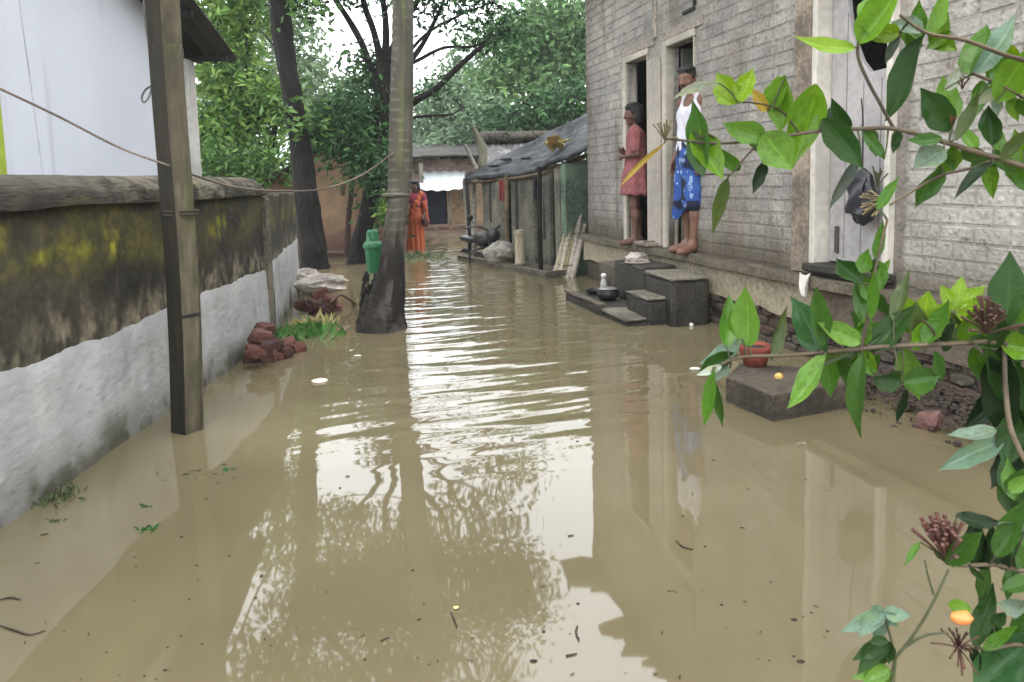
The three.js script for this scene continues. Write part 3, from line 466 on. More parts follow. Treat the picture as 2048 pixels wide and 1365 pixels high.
// ---------- low shed with sagging grey roof ----------
const poly = (pts, t) => { const f = t * (pts.length - 1), k = Math.min(pts.length - 2, Math.floor(f)); return pts[k].clone().lerp(pts[k + 1], f - k); };
const sheetMap = (c1, c2, s) => colorTex(256, 256, (u, v) => { const n = fbm(u * 6 + s, v * 6, 5), f = fbm(u * 20, v * 20 + s, 4), d = fbm(u * 16 + s, v * 3, 4); let c = mixc(c1, c2, smooth(0.25, 0.75, n)); c = c.map((k) => k * (0.75 + 0.5 * f) * (1 - 0.35 * smooth(0.58, 0.8, d))); return c; }, false);
{
  reseed(41);
  const o = W(956, 517), t = thing('shed', 'low mud walled shed with sagging grey roof and open dark front', 'shed', [o.x, 0, o.z], Math.atan2(-0.905, 0.425));
  t.updateMatrixWorld(true);
  const toLocal = (p) => t.worldToLocal(p.clone());
  const L = 2.72, wallM = plain([0.21, 0.205, 0.17], 0.95, 0.012);
  const bay = [[0.95, 1.12], [1.92, 2.14], [2.42, 2.54]];   // openings in the front
  const E = [Z(926, 356, -12.9), Z(960, 351, -12.45), Z(1000, 348, -11.8), Z(1060, 339, -10.8), Z(1105, 325, -10.15), Z(1168, 294, -9.74), Z(1250, 262, -9.86)].map(toLocal), R = [Z(934, 348, -13.0), Z(965, 332, -13.1), Z(1000, 313, -13.2), Z(1060, 284, -12.9), Z(1110, 258, -12.6), Z(1170, 229, -12.3), Z(1250, 212, -12.2)].map(toLocal);
  const eaveY = (x) => { for (let k = 0; k < 6; k++) if (x <= E[k + 1].x || k === 5) return lerp(E[k].y, E[k + 1].y, clamp((x - E[k].x) / (E[k + 1].x - E[k].x))); };
  let x = 0; const pcs = [];
  for (const [a, b] of [...bay, [L, L]]) { if (a > x) pcs.push(slab(x, a, -0.4, eaveY(x) - 0.02, -0.16, -0.1, 0.015, 0.01)); x = b; }
  pcs.forEach((g, k) => mesh('wall', g, [wallM, plain([0.17, 0.168, 0.14], 0.95, 0.012), plain([0.14, 0.138, 0.115], 0.95, 0.012), wallM][k], t));
  for (const [a, b, h] of [[0.32, 0.40, 0.62], [1.30, 1.38, 0.5], [2.2, 2.27, 0.45]]) mesh('wall_slit', slab(a, b, h, eaveY(a) - 0.1, -0.104, -0.096, 0.003, 0.002), M.dark, t);
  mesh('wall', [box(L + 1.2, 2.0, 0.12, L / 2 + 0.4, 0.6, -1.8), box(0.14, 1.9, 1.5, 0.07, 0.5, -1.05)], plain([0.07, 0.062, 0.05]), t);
  tag(mesh('end_wall', slab(L, L + 0.12, -0.4, eaveY(L) - 0.05, -1.75, -0.1, 0.012, 0.008), plain([0.14, 0.215, 0.16], 0.9, 0.006), t), 'green painted end wall under the eave');
  mesh('plinth', slab(-0.2, L + 0.3, -0.42, 0.09, -0.1, 0.32, 0.03, 0.025), plain([0.16, 0.14, 0.11], 0.95, 0.012), t);
  for (const [px, r, m] of [[0.02, 0.035, M.black], [1.55, 0.035, M.wood], [2.60, 0.035, M.darkBark]]) mesh('post', limb([[px, -0.4, 0.16], [px + rr(-0.02, 0.02), 0.5, 0.16], [px + rr(-0.03, 0.03), eaveY(px) - 0.05, 0.16]], [r, r * 0.95, r * 0.85], 8, 4), m, t);
  const roof = sheet((u, v) => { const a = poly(E, u), b = poly(R, u), p = a.lerp(b, v); p.y += 0.035 * (fbm(u * 9, v * 4, 3) - 0.5) + 0.012 * (fbm(u * 40, v * 16, 2) - 0.5) - 0.05 * Math.sin(v * 3.14) + (v < 0.05 ? 0.03 * (fbm(u * 22, 3, 3) - 0.5) : 0); return p; }, 90, 24, 0.05);
  mesh('roof', roof, new THREE.MeshPhysicalMaterial({ color: lin(0.34, 0.345, 0.35), roughness: 1, specularIntensity: 0.2, map: sheetMap([108, 111, 113], [146, 149, 152], 3), bumpMap: grain, bumpScale: 0.02 }), t);
  for (let k = 0; k < 3; k++) { const u = [0.28, 0.48, 0.37][k], v = [0.45, 0.35, 0.6][k], p = poly(E, u).lerp(poly(R, u), v); mesh('roof_patch', lump(0.12, 0.022, 0.05, 0.5, 3, k, 2).rotateY(0.4).translate(p.x, p.y + 0.02, p.z), M.dark, t); }
  const B = poly(E, 0).lerp(poly(R, 0), 0.5); 
  mesh('eave_pole', limb([poly(E, 0.02), poly(E, 0.3), poly(E, 0.6), poly(E, 0.95)].map((p) => p.clone().add(V(0, -0.09, -0.05))), [0.025, 0.03, 0.03, 0.03], 6, 4), M.wood, t);
  for (let k = 0; k < 9; k++) { const u = 0.05 + k * 0.105, a = poly(E, u).add(V(0, -0.07, 0)), b = poly(R, u).add(V(0, -0.08, 0)); mesh('rafter', rod(a, b, 0.02), M.wood, t); }
  // pale pillars at the far end
  for (const [a, b, w] of [[Z(929, 362, -13.1), Z(941, 505, -13.1), 0.05], [Z(947, 362, -12.95), Z(949, 505, -12.95), 0.055]]) mesh('pillar', limb([b, a].map((p) => toLocal(p)), [w, w * 0.85], 8, 3), plain([0.42, 0.40, 0.35]), t);
}
{
  const hang = (name, px, py, w, h, z, c, label, cat) => { const p = Z(px, py, z); return tag(mesh(name, sheet((u, v) => V(p.x + lerp(-w, w, u) * (1 - 0.25 * v), p.y - h * v + 0.01 * Math.sin(u * 5), p.z + 0.025 * Math.sin(u * 9 + v * 2)), 12, 8, 0.006, V(0, 0, -1)), mat(c, 0.85)), label, cat); };
  hang('red_cloth', 1003, 362, 0.05, 0.31, -11.5, [0.22, 0.05, 0.05], 'dull red cloth hanging under the shed eave', 'cloth');
  hang('dark_cloth', 1078, 362, 0.10, 0.26, -10.75, [0.035, 0.035, 0.04], 'dark cloth hanging under the near half of the shed eave', 'cloth');
  const p = V(0.117, 0, -10.64), s = thing('clay_pipe', 'cream upright pipe section standing before the shed front', 'pipe', [p.x, 0.085, p.z]);
  mesh('pipe_body', new THREE.LatheGeometry([[0.058, 0], [0.075, 0], [0.08, 0.03], [0.072, 0.06], [0.072, 0.42], [0.085, 0.44], [0.085, 0.5], [0.06, 0.5], [0.058, 0.4], [0.058, 0]].map(([x, y]) => new THREE.Vector2(x, y)), 24), plain([0.42, 0.38, 0.29], 0.85), s);
  // heap of pale sacks
  for (const [px, py, w, h, k, l] of [[998, 500, 0.24, 0.19, 3, 'slumped grey white sack between the motorcycle and the cream pipe'], [1018, 478, 0.16, 0.13, 6, 'smaller pale sack lying behind the cream pipe']]) { const q = k > 4 ? V(-0.03, 0, -11.12) : V(-0.12, 0, -11.34); tag(mesh('sack', lump(w, h, 0.15, 0.24, 4, k, 1.5).translate(q.x - 0.06, 0.06 + h * 0.75 + (k > 4 ? 0.1 : 0), q.z + 0.12), plain([0.30, 0.295, 0.27], 0.85)), l, 'sack'); }
  // striped mat rolled and leaning at the corner
  const a = W(1118, 556), b = Z(1152, 436, -10.15), m = thing('leaning_mat', 'cream striped rolled mat leaning against the green end wall', 'mat', [a.x, 0, a.z]);
  const A = V(0, -0.15, 0), Bv = b.sub(V(a.x, 0, a.z)), ax = Bv.clone().sub(A).normalize(), sd = V(0.93, 0, 0.2).normalize();
  for (let k = 0; k < 5; k++) mesh('roll', limb([A.clone().addScaledVector(sd, -0.11 + k * 0.062), A.clone().lerp(Bv, 0.5).addScaledVector(sd, -0.09 + k * 0.058).add(V(0, 0, 0.015 * Math.sin(k * 2))), Bv.clone().addScaledVector(sd, -0.1 + k * 0.055).add(V(0, [0, 0.03, -0.02, 0.05, -0.09][k], 0))], [0.038, 0.042, 0.035], 10, 8, (t, v) => 1 + 0.16 * (noise(v * 14 + k * 9, t * 2) - 0.5)), plain([[0.40, 0.37, 0.28], [0.46, 0.43, 0.35], [0.30, 0.27, 0.16], [0.45, 0.42, 0.38], [0.42, 0.38, 0.34]][k], 0.9, 0.008), m);
  for (const f of [0.35, 0.8]) { const c = A.clone().lerp(Bv, f).addScaledVector(sd, 0.02); mesh('tie', limb([c.clone().addScaledVector(sd, -0.16).add(V(0, 0, 0.03)), c.clone().add(V(0, -0.02, 0.055)), c.clone().addScaledVector(sd, 0.15).add(V(0, 0, 0.02))], [0.008, 0.009, 0.008], 5, 5), M.wood, m); }
  // yellow dried gourd bundle on the roof
  const y = Z(1110, 300, -10.75), g = thing('yellow_bundle', 'bundle of yellow dried leaves lying on the sagging grey roof', 'leaf bundle', [y.x, y.y, y.z]);
  reseed(5); for (let k = 0; k < 34; k++) { const th = rr(0, 6.28), d = rr(0.1, 0.26); mesh('leaf', sheet((u, v) => V((u - 0.5) * 0.09 * Math.sin(3.14 * clamp(v, 0.03, 0.97)), 0.05 * Math.sin(v * 3) + 0.02 * Math.abs(u - 0.5), v * d), 2, 6, 0.003).rotateX(rr(-0.9, -0.1)).rotateY(th).translate(rr(-0.09, 0.09), rr(-0.04, 0.07), rr(-0.06, 0.06)), mat([[0.48, 0.40, 0.14], [0.36, 0.32, 0.12], [0.40, 0.26, 0.10]][k % 3], 0.8), g); }
}
{ // motorcycle half under water at the shed
  const p = W(966, 520), t = thing('motorcycle', 'black motorcycle standing in the water at the far shed post', 'motorcycle', [p.x - 0.02, -0.42, p.z + 0.15], 0.5);
  const bk = mat([0.012, 0.012, 0.013], 0.4);
  for (const [z, n] of [[0.55, 0], [-0.55, 1]]) { const w = mesh('wheel', new THREE.TorusGeometry(0.26, 0.045, 10, 28).rotateY(Math.PI / 2).translate(0, 0.3, z), bk, t); mesh('rim', new THREE.TorusGeometry(0.2, 0.015, 6, 24).rotateY(Math.PI / 2).translate(0, 0.3, z), M.greyWood, w); }
  mesh('fork', [rod(V(0.06, 0.3, 0.55), V(0.05, 0.85, 0.38), 0.02), rod(V(-0.06, 0.3, 0.55), V(-0.05, 0.85, 0.38), 0.02)], bk, t);
  mesh('mudguard', sheet((u, v) => V(lerp(-0.06, 0.06, u), 0.3 + 0.33 * Math.sin(lerp(0.3, 2.6, v)), 0.55 + 0.33 * Math.cos(lerp(0.3, 2.6, v))), 4, 14, 0.01), bk, t);
  mesh('tank', lump(0.13, 0.13, 0.25, 0.08, 3, 2).translate(0, 0.78, 0.1), bk, t);
  mesh('seat', lump(0.13, 0.07, 0.34, 0.06, 3, 3).translate(0, 0.76, -0.38), bk, t);
  mesh('engine', chunk(0.26, 0.3, 0.36, 4).translate(0, 0.42, 0.05), bk, t);
  mesh('leg_guard', limb([[-0.3, 0.35, 0.22], [-0.32, 0.6, 0.28], [0, 0.66, 0.3], [0.32, 0.6, 0.28], [0.3, 0.35, 0.22]], [0.018, 0.018, 0.018, 0.018, 0.018], 6, 6), bk, t);
  mesh('handlebar', limb([[-0.36, 0.98, 0.2], [-0.2, 1.0, 0.32], [0, 0.93, 0.37], [0.2, 1.0, 0.32], [0.36, 0.98, 0.2]], [0.017, 0.014, 0.014, 0.014, 0.017], 8, 5), bk, t);
  mesh('headlamp', lump(0.11, 0.12, 0.1, 0.05, 3, 1).translate(0, 0.86, 0.45), bk, t);
  for (const s of [-1, 1]) { const m = mesh('mirror', lump(0.06, 0.05, 0.02, 0.05, 2, 1).translate(s * 0.3, 1.14, 0.24), bk, t); mesh('stalk', rod(V(s * 0.2, 1.0, 0.3), V(s * 0.29, 1.1, 0.25), 0.007), bk, m); }
}
{ // hut behind the shed, bent board
  const zz = -15.5, a = Z(968, 330, zz), b = Z(1120, 330, zz), rt = Z(1000, 275, zz).y, t = thing('back_hut', 'grey roofed hut with dark thatch ridge behind the shed', 'hut', [(a.x + b.x) / 2, 0, zz]);
  const w = (b.x - a.x) / 2;
  mesh('wall', slab(-w, w, -0.2, a.y - 0.05, -2.2, -0.25, 0.02, 0.01), plain([0.15, 0.12, 0.10]), t);
  mesh('roof', sheet((u, v) => V(lerp(-w - 0.1, w + 0.1, u), lerp(a.y - 0.02, rt, v) + 0.03 * (fbm(u * 9, v * 5, 3) - 0.5) + 0.012 * Math.sin(u * 90), lerp(0.3, -0.9, v)), 60, 8, 0.05), mat([0.42, 0.41, 0.41], 0.8, { map: sheetMap([130, 128, 128], [176, 174, 174], 9) }), t);
  mesh('roof', sheet((u, v) => V(lerp(-w - 0.1, w + 0.1, u), lerp(a.y - 0.02, rt, v), lerp(-2.5, -0.9, v)), 20, 6, 0.05, V(0, -1, 0)), plain([0.2, 0.2, 0.2]), t);
  const th = []; reseed(6); for (let k = 0; k < 260; k++) { const x = rr(-w - 0.15, w + 0.1), d = rr(0.15, 0.4); th.push(rod(V(x, rt + rr(0.0, 0.16), -0.9 + rr(-0.1, 0.15)), V(x + rr(-0.12, 0.12), rt + rr(-0.05, 0.12) - 0.05, -0.9 + d), 0.014, 0.005, 4)); }
  th.push(boxUV(sheet((u, v) => V(lerp(-w - 0.1, w + 0.1, u), rt + 0.16 * Math.sin(3.14 * v) + 0.04 * fbm(u * 12, v * 3, 2), lerp(-1.25, -0.65, v)), 40, 8, 0.08)));
  mesh('thatch_ridge', merge(th), plain([0.055, 0.048, 0.036], 0.95, 0.01), t);
}
{ // curved bark sheet leaning up beside the shed roof
  const B = Z(962, 345, -13.3), T = Z(945, 252, -13.5), t = tag(mesh('bent_board', sheet((u, v) => { const p = B.clone().lerp(T, v), c = lerp(-1, 1, u); return V(p.x + 0.085 * c * (0.55 + 0.45 * Math.sin(v * 2.8)) + 0.10 * Math.sin(v * 3.1), p.y - 0.05 * c * v + 0.05 * (fbm(c * 3 + 9, v * 2, 2) - 0.5) * v, p.z - 0.03 * c * c); }, 10, 16, 0.012, V(0, 0, -1)), plain([0.25, 0.25, 0.18], 0.9, 0.008)), 'bent greyish bark sheet propped up beyond the shed roof', 'board');
  tag(mesh('leaning_pole', rod(Z(975, 380, -13.2), Z(930, 290, -13.45), 0.035, 0.03), plain([0.36, 0.35, 0.31])), 'pale pole leaning under the bent bark sheet', 'pole');
}
// ---------- ochre mud house on the left ----------
{
  const z = -13.6, P = (x, y, d = 0) => Z(x, y, z + d), b0 = P(535, 530), b1 = P(775, 530), ap = P(652, 288), t = thing('ochre_house', 'ochre mud house gable with dark thatch edge behind the leaning trunks', 'house', [0, 0, z]);
  const eL = P(548, 357), eR = P(775, 378), lo = -0.4;
  const sh = new THREE.Shape([[b0.x, lo], [b1.x, lo], [b1.x, eR.y], [ap.x, ap.y], [eL.x, eL.y], [b0.x, eL.y - 0.15]].map(([x, y]) => new THREE.Vector2(x, y)));
  const tex = colorTex(512, 512, (u, v) => { const y = v, n = fbm(u * 5, v * 5, 5), f = fbm(u * 22, v * 22, 4); let c = mixc([150, 122, 94], [172, 142, 110], n); c = mixc(c, [108, 82, 70], smooth(0.42, 0.26, y + 0.12 * (n - 0.5)) * 0.9); c = mixc(c, [120, 90, 66], smooth(0.6, 0.8, fbm(u * 14, v * 2, 4)) * 0.5); return c.map((k) => k * (0.86 + 0.28 * f)); }, false);
  const g = boxUV(new THREE.ExtrudeGeometry(sh, { depth: 4, bevelEnabled: false }).translate(0, 0, -4)), p = g.attributes.position, uv = g.attributes.uv;
  for (let i = 0; i < p.count; i++) uv.setXY(i, clamp((p.getX(i) - b0.x) / 3, 0.01, 0.99), clamp((p.getY(i) + 0.4) / 2.6, 0.01, 0.99));
  mesh('wall', g, mat([0.74, 0.77, 0.82], 0.95, { map: tex, bumpMap: grain1, bumpScale: 0.02 }), t);
  for (const [e, s] of [[eL, -1], [eR, 1]]) { const q = e.clone().add(e.clone().sub(V(ap.x, ap.y, e.z)).multiplyScalar(0.14)); mesh('roof', boxUV(sheet((u, v) => V(lerp(ap.x, q.x, v) + 0.02 * fbm(u * 20, v * 9, 2), lerp(ap.y + 0.04, q.y + 0.04, v) + 0.04 * (fbm(u * 14, v * 8, 3) - 0.5), lerp(0.16, -4.2, u)), 40, 12, 0.07)), plain([0.045, 0.04, 0.034], 0.95, 0.01), t); }
  const n = P(686, 378); mesh('niche', slab(n.x - 0.05, n.x + 0.03, n.y - 0.12, n.y + 0.08, -0.02, 0.012, 0.01, 0.006), M.wood, t);
  mesh('plinth', slab(b0.x, b1.x + 0.1, -0.4, 0.12, 0.0, 0.3, 0.03, 0.02), plain([0.13, 0.085, 0.07], 0.95, 0.012), t);
}
// ---------- house at the end of the lane ----------
{
  const z = -19.6, P = (x, y, d = 0) => Z(x, y, z + d), t = thing('far_house', 'small house with white awning and dark blue door at the lane end', 'house', [0, 0, z]);
  const L = P(800, 470).x, Rr = P(1010, 470).x, up = P(900, 318).y, fl = P(880, 449).y, d0 = P(849, 400).x, d1 = P(894, 400).x, dt = P(880, 372).y, ochre = plain([0.40, 0.29, 0.19], 0.95, 0.008);
  mesh('plinth', slab(L - 0.3, Rr, -0.3, fl, -3.5, 0.55, 0.04, 0.02), plain([0.27, 0.19, 0.14], 0.95, 0.012), t);
  tag(mesh('wall', [slab(d1, Rr, fl, dt, -0.2, 0, 0.01, 0.005)], ochre, t), 'ochre wall right of the door');
  mesh('wall', [slab(L, d0, fl, dt, -0.2, 0, 0.01, 0.005)], plain([0.20, 0.15, 0.14], 0.95), t);
  tag(mesh('upper_wall', slab(L, Rr, dt, up, -0.2, 0.005, 0.01, 0.005), plain([0.36, 0.28, 0.25], 0.95, 0.01), t), 'pinkish upper wall');
  mesh('back_wall', box(Rr - L, up - fl, 0.2, (L + Rr) / 2, (up + fl) / 2, -3), M.dark, t);
  const dr = mesh('door', slab(d0 + 0.02, d1 - 0.02, fl, dt, -0.14, -0.1, 0.01, 0.003), plain([0.012, 0.018, 0.05], 0.7, 0.002), t); mesh('door_rail', slab(d0 + 0.03, d1 - 0.03, (fl + dt) / 2, (fl + dt) / 2 + 0.05, -0.1, -0.085, 0.004, 0.002), plain([0.018, 0.028, 0.06], 0.7), dr);
  const a0 = P(842, 345).x, a1 = P(930, 345).x, at = P(880, 343).y, ab = P(880, 377, 0.8).y;
  mesh('awning', sheet((u, v) => V(lerp(a0, a1, u), lerp(at, ab, v) + 0.015 * Math.sin(u * 26) - 0.05 * Math.sin(u * 3.1) * v, lerp(0, 0.8, v)), 40, 8, 0.015), mat([0.62, 0.68, 0.70], 0.6, { side: THREE.DoubleSide }), t);
  mesh('roof', boxUV(sheet((u, v) => V(lerp(L - 0.4, Rr, u), up + lerp(0.0, 0.5, v) + 0.10 * Math.sin(u * 3.1) + 0.04 * (fbm(u * 16, v * 6, 3) - 0.5), lerp(0.45, -2.5, v)), 60, 10, 0.07)), plain([0.06, 0.06, 0.055], 0.9, 0.01), t);
  for (const [px, w] of [[842, 0.05], [897, 0.03]]) { const q = P(px, 340, 0.5); mesh('pillar', rod(V(q.x, fl, 0.5), V(q.x, px < 850 ? up - 0.1 : ab, 0.5), w), plain([0.26, 0.24, 0.22]), t); }
  mesh('wall_niche', slab(P(912, 0).x, P(920, 0).x, P(0, 420).y, P(0, 405).y, -0.01, 0.03, 0.01, 0.004), M.wood, t);
}
// ---------- green bin ----------
{
  const p = W(748, 545), t = thing('green_bin', 'green plastic bin with a rimmed lid standing behind the palm base', 'bin', [p.x, -0.25, p.z]);
  const lt = (q) => new THREE.LatheGeometry(q.map(([x, y]) => new THREE.Vector2(x, y)), 28), gm = mat([0.008, 0.105, 0.036], 0.42);
  mesh('bin_body', lt([[0, 0], [0.075, 0], [0.125, 0.62], [0.11, 0.62], [0, 0.6]]), gm, t);
  const l = mesh('lid', lt([[0.13, 0.6], [0.145, 0.61], [0.145, 0.66], [0.12, 0.7], [0.095, 0.72], [0.085, 0.84], [0.06, 0.88], [0, 0.885]]), gm, t); mesh('handle', rod(V(0.03, 0.7, 0.09), V(-0.05, 0.84, 0.1), 0.012), gm, l);
}
// ---------- foliage ----------
// leaves gathered in twigs through the given ellipsoids: each leaf is a folded pair of faces
function foliage(blobs, o) {
  const pos = [], col = [], c = new THREE.Color(), a = V(), s = V(), n = V(), p = V(), q = V();
  const put = (v, k) => { pos.push(v.x, v.y, v.z); col.push(k.r, k.g, k.b); };
  for (const b of blobs) {
    const twigs = []; const nt = Math.max(3, Math.round(b.n / (o.per || 22)));
    for (let k = 0; k < nt; k++) { const r = Math.pow(rnd(), 0.45), th = rr(0, 6.283), ph = Math.acos(rr(-1, 1)); twigs.push([b.c.x + b.r.x * r * Math.sin(ph) * Math.cos(th), b.c.y + b.r.y * r * Math.cos(ph), b.c.z + b.r.z * r * Math.sin(ph) * Math.sin(th), rr(0.75, 1.25), rnd()]); }
    for (let k = 0; k < b.n; k++) {
      const w = twigs[Math.floor(rnd() * nt)], sp = (o.spread || 0.22);
      p.set(w[0] + gauss() * sp, w[1] + gauss() * sp * 0.8, w[2] + gauss() * sp);
      const L = o.len * rr(0.6, 1.3), wd = L * o.wid;
      a.set(gauss(), gauss() * 0.6 - (o.droop ?? 0.5), gauss()).normalize(); s.set(gauss(), gauss() * 0.4, gauss()).cross(a).normalize(); n.crossVectors(s, a).normalize();
      const k1 = w[4], mixv = clamp(k1 * 0.7 + rnd() * 0.4), pal = o.colors, f = mixv * (pal.length - 1), i = Math.min(pal.length - 2, Math.floor(f)), br = w[3] * rr(0.75, 1.25);
      c.setRGB(lerp(pal[i][0], pal[i + 1][0], f - i) * br, lerp(pal[i][1], pal[i + 1][1], f - i) * br, lerp(pal[i][2], pal[i + 1][2], f - i) * br);
      const tip = q.copy(p).addScaledVector(a, L).clone(), mid = p.clone().addScaledVector(a, L * 0.45), l = mid.clone().addScaledVector(s, wd / 2).addScaledVector(n, wd * 0.18), r = mid.clone().addScaledVector(s, -wd / 2).addScaledVector(n, wd * 0.18), base = p.clone();
      put(base, c); put(l, c); put(tip, c); put(base, c); put(tip, c); put(r, c);
    }
  }
  const g = new THREE.BufferGeometry(); g.setAttribute('position', new THREE.Float32BufferAttribute(pos, 3)); g.setAttribute('color', new THREE.Float32BufferAttribute(col, 3)); g.computeVertexNormals(); return g;
}
const blob = (px, py, rx, ry, z, n, rz) => { const c = Z(px, py, z), k = -z / 1500; return { c, r: V(rx * k, ry * k, rz || (rx + ry) / 2 * k), n }; };
const roughBark = (t, v) => 1 + 0.16 * (fbm(Math.cos(t) * 1.4 + 5, Math.sin(t) * 1.4 + v * 3.2, 3) - 0.5) * 2;
function tree(name, label, o) {
  reseed(o.seed); const t = thing(name, label, o.cat || 'tree', [0, 0, 0], 0, o.group); const b = o.base; t.position.set(b.x, 0, b.z);
  const rel = (p) => p.clone().sub(t.position);
  const trunk = mesh('trunk', limb(o.trunk.map(rel), o.radii, 14, 8, o.bump || roughBark), o.bark || M.darkBark, t);
  for (const l of o.limbs || []) mesh('limb', limb(l.pts.map(rel), l.r, 8, 6, roughBark), o.bark || M.darkBark, t);
  if (o.twigs) { const g = []; for (const bl of o.blobs) for (let k = 0; k < o.twigs; k++) { const e = V(bl.c.x + gauss() * bl.r.x * 0.45, bl.c.y + gauss() * bl.r.y * 0.45, bl.c.z + gauss() * bl.r.z * 0.45); let s = null; for (const l of [...(o.limbs || []), { pts: o.trunk }]) for (const p of l.pts.slice(1)) if (!s || p.distanceToSquared(e) < s.distanceToSquared(e)) s = p; if (s.distanceTo(e) > 2.2) continue; const m = s.clone().lerp(e, 0.5).add(V(gauss() * 0.08, rr(0.0, 0.14), gauss() * 0.08)); g.push(limb([s, m, e].map(rel), [0.014, 0.009, 0.004], 5, 4)); } mesh('branches', merge(g), o.bark || M.darkBark, t); }
  const g = foliage(o.blobs, o.leaf); g.translate(-t.position.x, 0, -t.position.z);
  mesh('crown', g, leafMat, t); return t;
}
const GREENS = { mango: [[0.013, 0.04, 0.015], [0.03, 0.09, 0.028], [0.075, 0.18, 0.05]], lime: [[0.035, 0.095, 0.02], [0.10, 0.215, 0.035], [0.24, 0.36, 0.075]], mid: [[0.035, 0.09, 0.022], [0.08, 0.18, 0.04], [0.15, 0.28, 0.06]], pale: [[0.09, 0.15, 0.07], [0.13, 0.21, 0.10], [0.18, 0.27, 0.13]], dark: [[0.02, 0.035, 0.02], [0.03, 0.05, 0.026], [0.045, 0.07, 0.03]], soft: [[0.055, 0.12, 0.045], [0.10, 0.20, 0.068], [0.17, 0.30, 0.10]], haze: [[0.085, 0.145, 0.085], [0.125, 0.205, 0.11], [0.18, 0.28, 0.14]] };  // pale, soft and haze carry painted air haze in the leaf colour

// leaning dark trunk behind the end of the wall; its crown is above the frame
{ const P = (x, y, z = -11.6) => Z(x, y, z), base = W(630, 536);
  tree('leaning_tree', 'tree with thick dark trunk leaning left beside the ochre house', { seed: 3, base, trunk: [V(base.x + 0.02, -0.4, base.z), P(628, 520), P(616, 430), P(606, 330), P(590, 230), P(572, 120), P(556, 0), P(540, -130), P(520, -300)], radii: [0.30, 0.215, 0.19, 0.165, 0.15, 0.15, 0.155, 0.15, 0.12], bark: M.darkBark,
    limbs: [{ pts: [P(541, -120), P(480, -260, -11.0), P(400, -380, -10.4)], r: [0.09, 0.06, 0.03] }, { pts: [P(530, -200), P(600, -330, -11.4), P(680, -420, -11)], r: [0.09, 0.06, 0.03] }, { pts: [P(583, 180), P(560, 110, -11.9), P(520, 60, -12.2)], r: [0.035, 0.025, 0.012] }],
    blobs: [blob(420, -360, 170, 120, -10.5, 1700), blob(570, -480, 220, 120, -11.5, 1900), blob(690, -420, 110, 80, -11, 900), blob(600, -8, 46, 26, -11.3, 110), blob(585, 235, 34, 26, -11.4, 130)], twigs: 8, leaf: { len: 0.16, wid: 0.4, colors: GREENS.mid } }); }

